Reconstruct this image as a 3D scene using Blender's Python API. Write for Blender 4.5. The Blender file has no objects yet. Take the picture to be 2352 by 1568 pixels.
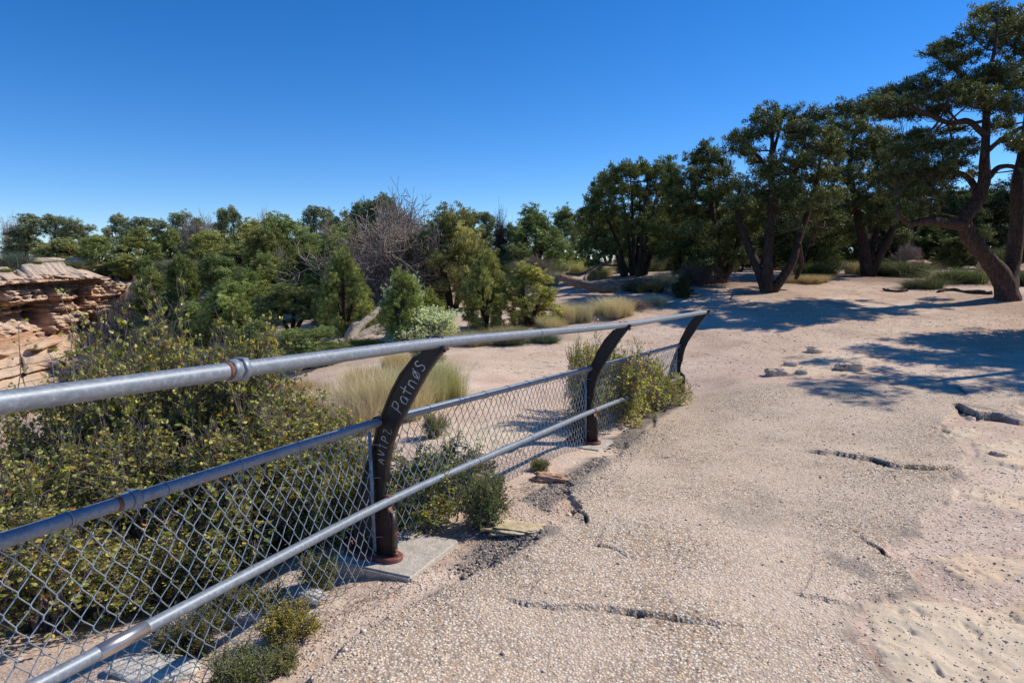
import bpy, math, random
import numpy as np
from math import sin, cos, tan, atan2, pi, radians, sqrt, exp
from mathutils import Vector

SEED = 11
rnd = random.Random(SEED)
NR = np.random.default_rng(SEED)
scene = bpy.context.scene
COL = scene.collection

# ------------------------------------------------------------------ camera model used to survey the place
FPX = 1568.0
PITCH = math.atan(184.0 / FPX)
EYE = np.array([0.0, 0.0, 1.6])
FW = np.array([0.0, cos(PITCH), -sin(PITCH)])
UP = np.array([0.0, sin(PITCH), cos(PITCH)])
RT = np.array([1.0, 0.0, 0.0])

def W(x, y, d):
    return EYE + d * (FW + (x - 1176) / FPX * RT - (y - 784) / FPX * UP)

# ------------------------------------------------------------------ noise
def _h(ix, iy, iz, s):
    n = (ix.astype(np.int64) * 374761393 + iy.astype(np.int64) * 668265263 + iz.astype(np.int64) * 2147483647 + s * 974634777) & 0x7fffffff
    n = ((n ^ (n >> 13)) * 1274126177) & 0x7fffffff
    n = (n ^ (n >> 16)) & 0xffff
    return n / 65535.0

def vnoise(x, y, z=None, s=0):
    x = np.asarray(x, float); y = np.asarray(y, float)
    z = np.zeros_like(x) if z is None else np.asarray(z, float)
    ix, iy, iz = np.floor(x), np.floor(y), np.floor(z)
    fx, fy, fz = x - ix, y - iy, z - iz
    fx = fx * fx * (3 - 2 * fx); fy = fy * fy * (3 - 2 * fy); fz = fz * fz * (3 - 2 * fz)
    r = 0
    for a in (0, 1):
        for b in (0, 1):
            for c in (0, 1):
                w = (fx if a else 1 - fx) * (fy if b else 1 - fy) * (fz if c else 1 - fz)
                r = r + w * _h(ix + a, iy + b, iz + c, s)
    return r * 2 - 1

def fbm(x, y, z=None, o=4, s=0):
    r = 0; a = 1.0; t = 0
    for k in range(o):
        f = 2.03 ** k
        r = r + a * vnoise(np.asarray(x) * f, np.asarray(y) * f, None if z is None else np.asarray(z) * f, s + k)
        t += a; a *= .5
    return r / t

def sstep(a, b, x):
    t = np.clip((x - a) / (b - a), 0, 1)
    return t * t * (3 - 2 * t)

# ------------------------------------------------------------------ terrain
CP = [
 (1176,1568,2.50),(1800,1568,2.55),(2352,1568,2.6),(700,1568,2.45),(400,1520,2.75),(250,1540,2.65),
 (890,1285,3.5),(2352,1200,4.0),(1600,1200,4.0),(1200,1200,4.0),
 (1370,1020,6.26),(1575,903,9.0),(1700,885,8.6),(2200,885,8.7),(2352,950,7.0),(1900,1000,6.4),
 (1700,830,10.5),(2352,800,11.6),(1600,740,14.2),(2352,740,14.2),(1765,670,18),(2310,685,16.3),(2050,670,18.5),
 (1995,635,23),(2352,640,22),(2352,618,30),(1900,618,28),(1470,632,21.5),(1600,650,20),(1420,662,19),(1300,690,17),
 (1250,800,12),(1050,850,9.5),(1200,750,14.5),(1000,780,13),(820,770,13.8),(850,900,8.2),(1100,960,6.9),(1000,1100,5.0),
 (700,950,7.6),(650,900,9.2),(600,860,12.0),(740,820,12.6),
 (1100,690,20),(1240,640,28),(1150,620,38),(900,700,22),(850,650,33),(1000,610,48),(1500,610,36),(1700,612,34),
 (450,900,15),(500,850,17.5),(450,800,21),(500,760,23.5),(450,700,31),(500,660,38),(600,700,28),(700,660,33),(700,720,22),(650,770,17.5),
 (500,618,52),(650,620,46),(800,620,44),
 (400,640,46),(340,645,44),(330,700,44),(340,760,36),(380,840,24),
 (300,603,60),(100,603,64),(0,603,66),(200,603,62),(-150,603,66),(-300,603,66),
 (100,612,58),(230,612,58),(0,616,58),(-200,618,58),(-400,618,58),
 (100,868,45),(230,862,44),(0,885,43),(-200,885,43),(-400,885,43),(290,820,42),
 (150,930,27),(0,950,26),(-300,950,26),(300,900,22),(200,1000,14),(0,1050,13),(-300,1050,13),
 (300,1150,6.3),(100,1200,6.0),(500,1050,6.5),(-250,1250,5.4),(600,1180,4.9),(380,1330,4.2),(150,1420,3.75),(-50,1450,3.5),
 (0,600,110),(400,600,110),(900,600,110),(1400,600,110),(1900,600,110),(2352,600,110),(2700,600,110),(-400,600,110),
 (2700,690,16),(2800,760,12),(2900,900,8),(3000,1200,4),
]
_pts = []
for (x, y, d) in CP:
    p = W(x, y, d); _pts.append((atan2(p[0], p[1]), math.log(math.hypot(p[0], p[1])), p[2]))
for a in (-.78, -.3, .2, .75):
    _pts.append((a, math.log(1.2), .09)); _pts.append((a, math.log(400.), 1.6))
_pts = np.array(_pts)
_c2 = .10 ** 2
def _phi(a, l, b, m):
    return np.sqrt(((a - b) * 1.6) ** 2 + (l - m) ** 2 + _c2)
_A = _phi(_pts[:, 0][:, None], _pts[:, 1][:, None], _pts[:, 0][None], _pts[:, 1][None])
_n = len(_pts)
_P = np.c_[np.ones(_n), _pts[:, 0], _pts[:, 1]]
_M = np.zeros((_n + 3, _n + 3)); _M[:_n, :_n] = _A + np.eye(_n) * -.004; _M[:_n, _n:] = _P; _M[_n:, :_n] = _P.T
_sol = np.linalg.solve(_M, np.r_[_pts[:, 2], 0, 0, 0])

def H0(x, y):
    x = np.asarray(x, float); y = np.asarray(y, float)
    shp = x.shape; x = x.ravel(); y = y.ravel()
    a0 = np.arctan2(x, y); r = np.hypot(x, y)
    a = np.clip(a0, -.85, .85); l = np.log(np.clip(r, 1.2, 400))
    out = np.empty_like(x)
    for i in range(0, len(x), 40000):
        s = slice(i, i + 40000)
        K = _phi(a[s][:, None], l[s][:, None], _pts[:, 0][None], _pts[:, 1][None])
        out[s] = K @ _sol[:_n] + _sol[_n] + _sol[_n + 1] * a[s] + _sol[_n + 2] * l[s]
    back = sstep(.85, 2.6, np.abs(a0))
    out = out * (1 - back) + back * .2
    nr = sstep(1.5, .8, r)
    out = out * (1 - nr) + nr * .09
    return out.reshape(shp)

def H(x, y):
    x = np.asarray(x, float); y = np.asarray(y, float)
    r = np.hypot(x, y)
    z = H0(x, y)
    z = z + fbm(x * .25, y * .25, o=3, s=5) * .07 * sstep(5, 14, r) * sstep(3, 18, r)
    z = z + fbm(x * .11, y * .11, o=3, s=9) * .45 * sstep(20, 45, r)
    z = z + fbm(x * 1.3, y * 1.3, o=3, s=2) * .018
    m = sstep(20, 30, r) * sstep(.12, -.1, np.arctan2(x, np.maximum(y, .01))) * sstep(95, 70, r)
    q = z / .55 + .5 * fbm(x * .3, y * .3, o=3, s=14); f = q - np.floor(q)
    z = z + m * .55 * (sstep(.35, .65, f) - f) * .9 + m * fbm(x * .9, y * .9, o=4, s=15) * .16
    return z
def Hs(x, y): return float(H(np.array([x]), np.array([y]))[0])

def G(x, y):
    """walk the sight line of a surveyed point down to the ground"""
    d0 = FW + (x - 1176) / FPX * RT - (y - 784) / FPX * UP
    t = np.exp(np.linspace(math.log(1.2), math.log(150), 500))
    P = EYE[None] + t[:, None] * d0[None]
    g = P[:, 2] - H(P[:, 0], P[:, 1])
    k = np.where(g < 0)[0]
    k = k[0] if len(k) else len(t) - 1
    if k > 0:
        u = g[k - 1] / (g[k - 1] - g[k] + 1e-9); tt = t[k - 1] + (t[k] - t[k - 1]) * u
    else: tt = t[0]
    return EYE + tt * d0
def base_at(x, d):
    """ground point in column x at depth d"""
    X = (x - 1176) / FPX * d
    Y = d / cos(PITCH)
    for _ in range(4):
        z = Hs(X, Y); Y = (d - (1.6 - z) * sin(PITCH)) / cos(PITCH)
    return np.array([X, Y, Hs(X, Y)])
def ypx(P):
    q = P - EYE
    return 784 - FPX * (q @ UP) / (q @ FW)

# ------------------------------------------------------------------ mesh helpers
def mesh_np(name, verts, faces, smooth=False, attrs=None, mats=None, fmat=None):
    """faces: list of (n,k) int arrays"""
    me = bpy.data.meshes.new(name)
    verts = np.asarray(verts, np.float32)
    me.vertices.add(len(verts)); me.vertices.foreach_set('co', verts.ravel())
    faces = [np.asarray(f, np.int32) for f in faces if len(f)]
    tot = sum(f.size for f in faces); nf = sum(len(f) for f in faces)
    me.loops.add(tot); me.polygons.add(nf)
    me.loops.foreach_set('vertex_index', np.concatenate([f.ravel() for f in faces]))
    cnt = np.concatenate([np.full(len(f), f.shape[1], np.int32) for f in faces])
    st = np.r_[0, np.cumsum(cnt)[:-1]].astype(np.int32)
    me.polygons.foreach_set('loop_start', st)
    try: me.polygons.foreach_set('loop_total', cnt)
    except Exception: pass
    if smooth: me.polygons.foreach_set('use_smooth', np.ones(nf, bool))
    if fmat is not None: me.polygons.foreach_set('material_index', np.asarray(fmat, np.int32))
    if attrs:
        for k, v in attrs.items():
            a = me.attributes.new(k, 'FLOAT', 'POINT'); a.data.foreach_set('value', np.asarray(v, np.float32))
    for m in (mats or []): me.materials.append(m)
    me.update(calc_edges=True); me.validate()
    return me

def link(name, me, parent=None, loc=None):
    o = bpy.data.objects.new(name, me); COL.objects.link(o)
    if parent is not None: o.parent = parent
    if loc is not None: o.location = loc
    return o
def tag(o, label=None, cat=None, group=None, kind=None):
    if label: o['label'] = label
    if cat: o['category'] = cat
    if group: o['group'] = group
    if kind: o['kind'] = kind
    return o
def empty(name, loc, label, cat, group=None, rz=0):
    o = bpy.data.objects.new(name, None); COL.objects.link(o); o.location = loc; o.rotation_euler[2] = rz
    o.empty_display_size = .1
    return tag(o, label, cat, group)
def dup(root, label, group=None):
    r = root.copy(); COL.objects.link(r); r['label'] = label
    if group: r['group'] = group
    for ch in list(root.children):
        c = ch.copy(); COL.objects.link(c); c.parent = r
        for g in list(ch.children):
            d = g.copy(); COL.objects.link(d); d.parent = c
    return r

class MB:
    def __init__(s): s.v = []; s.q = []; s.t = []; s.n = 0; s.a = []
    def add(s, v, q=None, t=None, a=None):
        v = np.asarray(v, float).reshape(-1, 3)
        s.v.append(v)
        if q is not None and len(q): s.q.append(np.asarray(q) + s.n)
        if t is not None and len(t): s.t.append(np.asarray(t) + s.n)
        s.a.append(np.full(len(v), 0.5) if a is None else (np.full(len(v), a) if np.isscalar(a) else np.asarray(a)))
        s.n += len(v)
    def tube(s, pts, rad, n=6, cap=True, a=None, rough=0, seed=0):
        pts = np.asarray(pts, float); m = len(pts)
        rad = np.full(m, rad) if np.isscalar(rad) else np.asarray(rad, float)
        T = np.gradient(pts, axis=0); T /= np.linalg.norm(T, axis=1)[:, None] + 1e-12
        ref = np.array([0, 0, 1.]) if abs(T[0][2]) < .9 else np.array([1., 0, 0])
        u = np.cross(T[0], ref); u /= np.linalg.norm(u); U = [u]
        for i in range(1, m):
            u = U[-1] - T[i] * (U[-1] @ T[i]); l = np.linalg.norm(u)
            U.append(u / l if l > 1e-9 else U[-1])
        U = np.array(U); V = np.cross(T, U)
        an = np.arange(n) / n * 2 * pi
        R = rad[:, None] * np.ones(n)[None]
        if rough:
            R = R * (1 + rough * vnoise(np.cos(an)[None] * 1.6 + np.zeros(m)[:, None] + seed, np.sin(an)[None] * 1.6 + np.arange(m)[:, None] * .35, s=seed))
        v = pts[:, None] + R[..., None] * (np.cos(an)[None, :, None] * U[:, None] + np.sin(an)[None, :, None] * V[:, None])
        i = np.arange(m - 1)[:, None]; j = np.arange(n)[None]; j2 = (j + 1) % n
        q = np.stack([i * n + j, i * n + j2, (i + 1) * n + j2, (i + 1) * n + j], -1).reshape(-1, 4)
        V_ = v.reshape(-1, 3); tr = []
        if cap:
            V_ = np.vstack([V_, pts[0], pts[-1]]); c0 = m * n; c1 = c0 + 1
            jj = np.arange(n); j3 = (jj + 1) % n
            tr = np.vstack([np.c_[np.full(n, c0), j3, jj], np.c_[np.full(n, c1), (m - 1) * n + jj, (m - 1) * n + j3]])
        s.add(V_, q, tr, a)
    def segs(s, P0, P1, r0, r1, n=3, a=None):
        """many straight tapered twigs at once"""
        P0 = np.asarray(P0); P1 = np.asarray(P1); m = len(P0)
        if m == 0: return
        r0 = np.broadcast_to(r0, m); r1 = np.broadcast_to(r1, m)
        D = P1 - P0; D = D / (np.linalg.norm(D, axis=1)[:, None] + 1e-12)
        ref = np.where(np.abs(D[:, 2:3]) < .9, np.array([[0, 0, 1.]]), np.array([[1., 0, 0]]))
        U = np.cross(D, ref); U /= np.linalg.norm(U, axis=1)[:, None]; V = np.cross(D, U)
        an = np.arange(n) / n * 2 * pi
        ring = np.cos(an)[None, :, None] * U[:, None] + np.sin(an)[None, :, None] * V[:, None]
        v = np.concatenate([P0[:, None] + r0[:, None, None] * ring, P1[:, None] + r1[:, None, None] * ring], 1)
        b = (np.arange(m) * 2 * n)[:, None, None]; j = np.arange(n); j2 = (j + 1) % n
        q = b + np.stack([j, j2, j2 + n, j + n], -1)[None]
        s.add(v.reshape(-1, 3), q.reshape(-1, 4), a=None if a is None else np.repeat(a, 2 * n))
    def box(s, c, sx, sy, sz, R=None):
        v = np.array([[x, y, z] for x in (-.5, .5) for y in (-.5, .5) for z in (-.5, .5)]) * [sx, sy, sz]
        if R is not None: v = v @ np.asarray(R).T
        s.add(v + c, [[0, 1, 3, 2], [4, 6, 7, 5], [0, 4, 5, 1], [2, 3, 7, 6], [0, 2, 6, 4], [1, 5, 7, 3]])
    def mesh(s, name, mat, smooth=False):
        return mesh_np(name, np.vstack(s.v), ([np.vstack(s.q)] if s.q else []) + ([np.vstack(s.t)] if s.t else []), smooth,
                       {'tint': np.concatenate(s.a)}, [mat])

# ------------------------------------------------------------------ materials
def newmat(name):
    m = bpy.data.materials.new(name); m.use_nodes = True
    nt = m.node_tree; nt.nodes.clear()
    return m, nt, nt.nodes, nt.links
class NB:
    """tiny node builder"""
    def __init__(s, name):
        s.m, s.nt, s.N, s.L = newmat(name)
        s.out = s.N.new('ShaderNodeOutputMaterial')
    def n(s, t, **k):
        x = s.N.new(t)
        for a, b in k.items(): setattr(x, a, b)
        return x
    def l(s, a, b): s.L.new(a, b)
    def tc(s, kind='Object'):
        return s.n('ShaderNodeTexCoord').outputs[kind]
    def mapping(s, vec, scale):
        m = s.n('ShaderNodeMapping'); s.l(vec, m.inputs[0]); m.inputs['Scale'].default_value = scale if hasattr(scale, '__len__') else (scale,) * 3
        return m.outputs[0]
    def noise(s, vec, scale, detail=4, rough=.55, dist=0):
        x = s.n('ShaderNodeTexNoise'); s.l(vec, x.inputs['Vector']); x.inputs['Scale'].default_value = scale
        x.inputs['Detail'].default_value = detail; x.inputs['Roughness'].default_value = rough; x.inputs['Distortion'].default_value = dist
        return x.outputs['Fac']
    def voro(s, vec, scale, feature='F1'):
        x = s.n('ShaderNodeTexVoronoi', feature=feature); s.l(vec, x.inputs['Vector']); x.inputs['Scale'].default_value = scale
        return x
    def ramp(s, fac, stops, interp='LINEAR'):
        r = s.n('ShaderNodeValToRGB'); s.l(fac, r.inputs[0]); e = r.color_ramp; e.interpolation = interp
        while len(e.elements) < len(stops): e.elements.new(.5)
        for q, (p, c) in zip(e.elements, stops):
            q.position = p; q.color = (*c, 1) if hasattr(c, '__len__') else (c, c, c, 1)
        return r.outputs[0]
    def mix(s, f, a, b, mode='MIX'):
        x = s.n('ShaderNodeMix', data_type='RGBA', blend_type=mode)
        for i, v in ((0, f), (6, a), (7, b)):
            if hasattr(v, 'type') and hasattr(v, 'node'): s.l(v, x.inputs[i])
            elif i == 0: x.inputs[0].default_value = v
            else: x.inputs[i].default_value = (*v, 1) if hasattr(v, '__len__') else (v, v, v, 1)
        return x.outputs[2]
    def math(s, op, a, b=0, c=None):
        x = s.n('ShaderNodeMath', operation=op)
        for i, v in enumerate((a, b) if c is None else (a, b, c)):
            if hasattr(v, 'node'): s.l(v, x.inputs[i])
            else: x.inputs[i].default_value = v
        return x.outputs[0]
    def attr(s, name): 
        a = s.n('ShaderNodeAttribute', attribute_name=name); return a.outputs['Fac']
    def bump(s, h, strength=.5, dist=.01, normal=None):
        b = s.n('ShaderNodeBump'); s.l(h, b.inputs['Height']); b.inputs['Strength'].default_value = strength; b.inputs['Distance'].default_value = dist
        if normal is not None: s.l(normal, b.inputs['Normal'])
        return b.outputs[0]
    def pbr(s, col, rough=.8, metal=0, normal=None, spec=.3):
        p = s.n('ShaderNodeBsdfPrincipled')
        for k, v in (('Base Color', col), ('Roughness', rough), ('Metallic', metal), ('Specular IOR Level', spec)):
            if hasattr(v, 'node'): s.l(v, p.inputs[k])
            elif k == 'Base Color': p.inputs[k].default_value = (*v, 1)
            else: p.inputs[k].default_value = v
        if normal is not None: s.l(normal, p.inputs['Normal'])
        return p.outputs[0]
    def done(s, sh): s.l(sh, s.out.inputs[0]); return s.m

def mat_leaf(name, stops, trans=.3, rough=.55, hue_var=.0, spec=.25):
    b = NB(name)
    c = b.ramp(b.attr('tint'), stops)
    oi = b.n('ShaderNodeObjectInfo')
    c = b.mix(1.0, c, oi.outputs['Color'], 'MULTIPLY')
    big = b.noise(b.tc(), .9, 2)
    c = b.mix(b.math('MULTIPLY', big, .7), c, (0.045, 0.055, 0.012)) if hue_var else c
    p = b.pbr(c, rough, 0, None, spec)
    tr = b.n('ShaderNodeBsdfTranslucent'); b.l(b.mix(1.0, c, (1.15, 1.15, .75), 'MULTIPLY'), tr.inputs[0])
    mx = b.n('ShaderNodeMixShader'); mx.inputs[0].default_value = trans
    b.l(p, mx.inputs[1]); b.l(tr.outputs[0], mx.inputs[2])
    return b.done(mx.outputs[0])

def mat_bark(name, c1, c2, c3, sc=1.0):
    b = NB(name); t = b.tc()
    st = b.mapping(t, (14 * sc, 14 * sc, 3.0 * sc))
    n1 = b.noise(st, 1.6, 6, .65, .6); n2 = b.noise(t, 3.0 * sc, 3)
    c = b.ramp(n1, [(.3, c1), (.52, c2), (.72, c3)])
    c = b.mix(b.math('MULTIPLY', n2, .6), c, c2)
    oi = b.n('ShaderNodeObjectInfo'); c = b.mix(1.0, c, oi.outputs['Color'], 'MULTIPLY')
    return b.done(b.pbr(c, .9, 0, b.bump(n1, .9, .03 / sc), .15))

M = {}
M['pinyon'] = mat_leaf('pinyon_needles', [(0, (.012, .018, .007)), (.35, (.045, .063, .024)), (.7, (.115, .140, .056)), (1, (.28, .30, .15))], .20)
M['juniper'] = mat_leaf('juniper_foliage', [(0, (.020, .028, .009)), (.35, (.070, .092, .030)), (.7, (.155, .185, .064)), (1, (.32, .34, .14))], .20)
M['bush'] = mat_leaf('shrub_leaf', [(0, (.04, .048, .014)), (.35, (.135, .155, .045)), (.6, (.27, .275, .09)), (.84, (.45, .40, .17)), (.92, (.50, .36, .05)), (.97, (.52, .20, .03)), (1, (.26, .08, .03))], .35, .42, spec=.4)
M['sage'] = mat_leaf('sage_leaf', [(0, (.05, .055, .04)), (.4, (.16, .18, .13)), (.8, (.32, .36, .29)), (1, (.5, .53, .47))], .2, .7)
M['straw'] = mat_leaf('dry_grass', [(0, (.24, .18, .10)), (.4, (.56, .46, .29)), (.8, (.80, .69, .48)), (1, (.88, .79, .60))], .15, .7)
M['bark'] = mat_bark('bark', (.018, .012, .009), (.062, .042, .031), (.16, .112, .085))
M['redbark'] = mat_bark('red_bark', (.022, .014, .011), (.095, .062, .046), (.26, .18, .14))
M['greywood'] = mat_bark('grey_wood', (.10, .085, .07), (.30, .27, .235), (.5, .46, .41), 1.6)
M['twig'] = mat_bark('twig', (.09, .065, .055), (.24, .19, .17), (.42, .36, .33), 5)
M['deadtwig'] = mat_bark('dead_twig', (.09, .075, .065), (.22, .19, .17), (.40, .36, .33), 3)

# ground -------------------------------------------------------------
def mat_ground():
    b = NB('ground_surface'); t = b.tc('Object')
    n_big = b.noise(t, .35, 4); n_mid = b.noise(t, 2.2, 5, .6); n_fine = b.noise(t, 28, 5, .65); n_gr = b.noise(t, 120, 3, .7)
    dist = b.attr('far')
    # dirt
    dirt = b.ramp(n_mid, [(.3, (.43, .285, .20)), (.5, (.62, .46, .345)), (.7, (.72, .57, .45))])
    dirt = b.mix(b.ramp(n_big, [(.42, 0), (.62, .8)]), dirt, (.50, .32, .22))
    dirt = b.mix(b.ramp(n_fine, [(.35, 0.0), (.7, .55)]), dirt, (.70, .585, .46))
    # small stones in dirt
    v1 = b.voro(t, 62); cr = b.ramp(b.n_sep(v1.outputs['Color'], 0), [(0, (.50, .40, .32)), (.3, (.66, .56, .46)), (.6, (.42, .29, .21)), (.8, (.74, .66, .57)), (.93, (.25, .21, .185)), (1, (.62, .42, .29))], 'CONSTANT')
    sm = b.ramp(v1.outputs['Distance'], [(.30, 1), (.46, 0)])
    v2 = b.voro(t, 24); cr2 = b.ramp(b.n_sep(v2.outputs['Color'], 1), [(0, (.60, .47, .37)), (.4, (.74, .64, .54)), (.7, (.48, .33, .24)), (1, (.78, .70, .62))])
    pres = b.ramp(b.n_sep(v2.outputs['Color'], 0), [(.80, 0), (.82, 1)], 'LINEAR')
    sm2 = b.math('MULTIPLY', b.ramp(v2.outputs['Distance'], [(.28, 1), (.40, 0)]), pres)
    litter = b.attr('litter'); grav = b.attr('gravel')
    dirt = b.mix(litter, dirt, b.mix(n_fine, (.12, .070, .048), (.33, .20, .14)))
    fac1 = b.math('MULTIPLY', sm, b.math('MULTIPLY_ADD', grav, .6, .34))
    dirt = b.mix(fac1, dirt, cr)
    dirt = b.mix(b.math('MULTIPLY', sm2, .85), dirt, cr2)
    hd = b.math('ADD', b.math('MULTIPLY', sm, .45), b.math('ADD', b.math('MULTIPLY', sm2, 1.0), b.math('MULTIPLY', n_fine, 1.0)))
    # exposed aggregate paving
    wv = b.n('ShaderNodeVectorMath', operation='ADD'); nz = b.n('ShaderNodeTexNoise'); b.l(t, nz.inputs['Vector']); nz.inputs['Scale'].default_value = 60
    sc = b.n('ShaderNodeVectorMath', operation='SCALE'); b.l(nz.outputs['Color'], sc.inputs[0]); sc.inputs['Scale'].default_value = .012
    b.l(t, wv.inputs[0]); b.l(sc.outputs[0], wv.inputs[1]); tw = wv.outputs[0]
    v3 = b.voro(tw, 84); v3.inputs['Randomness'].default_value = 1
    pc = b.ramp(b.n_sep(v3.outputs['Color'], 0), [(0, (.67, .525, .37)), (.16, (.79, .66, .50)), (.32, (.52, .41, .30)), (.46, (.90, .79, .64)), (.58, (.70, .47, .27)), (.68, (.74, .60, .45)), (.76, (.36, .29, .23)), (.85, (.85, .73, .59)), (.93, (.15, .12, .11)), (.965, (.60, .32, .18))], 'CONSTANT')
    crev = b.ramp(v3.outputs['Distance'], [(.34, 0), (.62, 1)])
    bind = b.mix(b.ramp(n_big, [(.35, 0), (.65, 1)]), (.21, .16, .12), (.32, .25, .19))
    pave = b.mix(b.math('MULTIPLY', crev, .80), pc, bind)
    pave = b.mix(b.ramp(b.noise(t, 1.1, 5, .6), [(.42, .0), (.66, .62)]), pave, (.69, .55, .42))
    dk = b.math('MAXIMUM', b.ramp(b.noise(t, 14, 5, .7), [(.60, 0), (.72, .55)]), b.ramp(b.noise(t, .8, 6, .7, .6), [(.56, 0), (.66, .30)]))
    pave = b.mix(dk, pave, (.17, .15, .13))
    hp = b.math('ADD', b.math('MULTIPLY', b.math('SUBTRACT', 1.0, b.ramp(v3.outputs['Distance'], [(0, 0), (.7, 1)])), 1.0), b.math('MULTIPLY', n_gr, .45))
    # bare rock
    rn = b.noise(t, 5.5, 7, .62, .4); rn2 = b.noise(t, 1.4, 4, .6)
    rock = b.ramp(rn, [(.25, (.46, .34, .22)), (.42, (.64, .52, .37)), (.62, (.66, .54, .39)), (.8, (.72, .62, .48))])
    rock = b.mix(b.ramp(rn2, [(.45, 0), (.62, .7)]), rock, (.68, .49, .32))
    rvv = b.voro(b.mapping(t, (1, 1, 1)), 13); pit = b.math('MULTIPLY', b.ramp(rvv.outputs['Distance'], [(.07, 1), (.2, 0)]), b.ramp(b.noise(t, 3, 3), [(.5, 0), (.6, 1)]))
    rock = b.mix(b.math('MULTIPLY', pit, .75), rock, (.14, .085, .05))
    hr = b.math('SUBTRACT', b.math('ADD', b.math('MULTIPLY', rn, 3.2), b.math('MULTIPLY', n_fine, .7)), b.math('MULTIPLY', pit, 1.8))
    # dark asphalt remains
    ash = b.attr('ash'); ac = b.mix(n_fine, (.06, .056, .054), (.24, .215, .20))
    ap, ar = b.attr('pave'), b.attr('rock')
    c = b.mix(ap, dirt, pave); c = b.mix(ar, c, rock)
    c = b.mix(b.math('MULTIPLY', ash, b.ramp(n_fine, [(.34, .35), (.52, .95)])), c, ac)
    c = b.mix(b.attr('crack'), c, (.045, .034, .026))
    h = b.hmix(ap, hd, hp); h = b.hmix(ar, h, hr)
    nrm = b.bump(h, .9, .0042)
    return b.done(b.pbr(c, .95, 0, nrm, .04))
def _sep(s, col, i):
    x = s.n('ShaderNodeSeparateColor'); s.l(col, x.inputs[0]); return x.outputs[i]
NB.n_sep = _sep
def _hmix(s, f, a, c):
    x = s.n('ShaderNodeMix', data_type='FLOAT')
    s.l(f, x.inputs[0]); s.l(a, x.inputs[2]); s.l(c, x.inputs[3]); return x.outputs[0]
NB.hmix = _hmix
M['ground'] = mat_ground()

def mat_cliff():
    b = NB('layered_sandstone'); t = b.tc('Object')
    w = b.noise(t, .25, 4); 
    st = b.mapping(t, (.7, .7, 4.2)); s1 = b.noise(st, 1.0, 9, .74, .7)
    st2 = b.mapping(t, (.12, .12, 1.1)); s2 = b.noise(st2, 1.0, 3, .5, .3)
    c = b.ramp(s1, [(.28, (.30, .165, .105)), (.42, (.56, .37, .25)), (.56, (.70, .52, .38)), (.7, (.80, .67, .53))])
    c = b.mix(b.ramp(s2, [(.46, 0), (.60, .5)]), c, (.55, .26, .12))
    c = b.mix(b.ramp(w, [(.55, 0), (.7, .5)]), c, (.66, .54, .40))
    c = b.mix(b.ramp(b.noise(t, 1.3, 8, .75), [(.5, 0), (.68, .6)]), c, (.20, .13, .09))
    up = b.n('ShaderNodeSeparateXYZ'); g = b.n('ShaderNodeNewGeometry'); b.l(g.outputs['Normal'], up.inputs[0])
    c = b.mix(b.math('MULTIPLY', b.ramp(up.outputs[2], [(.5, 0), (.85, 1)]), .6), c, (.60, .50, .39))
    h = b.math('ADD', s1, b.math('MULTIPLY', b.noise(t, 3.5, 6, .7), .6))
    return b.done(b.pbr(c, .93, 0, b.bump(h, .9, .18), .1))
M['cliff'] = mat_cliff()

def mat_rock(name, c1, c2, c3, sc=1.0):
    b = NB(name); t = b.tc('Object')
    n = b.noise(t, 6 * sc, 7, .65, .3); n2 = b.noise(t, 40 * sc, 4, .6)
    c = b.ramp(n, [(.3, c1), (.5, c2), (.72, c3)])
    c = b.mix(b.ramp(n2, [(.5, 0), (.75, .5)]), c, tuple(.5 * v for v in c1))
    return b.done(b.pbr(c, .9, 0, b.bump(b.math('ADD', n, b.math('MULTIPLY', n2, .3)), .8, .03 / sc), .15))
M['tanrock'] = mat_rock('tan_rock', (.42, .29, .19), (.66, .51, .37), (.78, .65, .50))
M['redrock'] = mat_rock('red_rock', (.30, .15, .09), (.52, .32, .21), (.66, .48, .35))
M['yellowrock'] = mat_rock('yellow_rock', (.40, .29, .15), (.62, .50, .30), (.70, .60, .42), 1.6)
M['whiterock'] = mat_rock('white_rock', (.40, .34, .26), (.62, .57, .48), (.74, .70, .62))
M['concrete'] = mat_rock('concrete', (.38, .33, .27), (.53, .47, .39), (.60, .54, .46), 2)
M['asphalt'] = mat_rock('asphalt_crumb', (.06, .057, .055), (.15, .14, .13), (.32, .29, .26), 9)

def mat_metal():
    b = NB('galvanised_pipe'); t = b.tc('Object')
    n = b.noise(t, 70, 6, .72); n2 = b.noise(t, 9, 5, .65)
    c = b.ramp(n, [(.3, (.15, .175, .205)), (.55, (.225, .255, .29)), (.78, (.38, .41, .44))])
    c = b.mix(b.ramp(n2, [(.5, 0), (.7, .5)]), c, (.13, .155, .18))
    r = b.ramp(n, [(.3, .40), (.7, .60)])
    return b.done(b.pbr(c, r, .25, b.bump(n, .12, .002), .5))
M['metal'] = mat_metal()
def simple(name, c, rough, metal, nsc=30, var=.35, spec=.5, bump=.1):
    b = NB(name); t = b.tc('Object'); n = b.noise(t, nsc, 5, .65)
    cc = b.ramp(n, [(.3, tuple(v * (1 - var) for v in c)), (.7, tuple(min(1, v * (1 + var)) for v in c))])
    return b.done(b.pbr(cc, rough, metal, b.bump(n, bump, .003), spec))
M['newsteel'] = simple('bright_steel_sleeve', (.46, .42, .40), .30, .85, 12, .2)
M['wire'] = simple('coated_wire', (.27, .33, .37), .42, .15, 60, .3)
M['bar'] = simple('painted_tension_bar', (.20, .27, .33), .45, .2)
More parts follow.
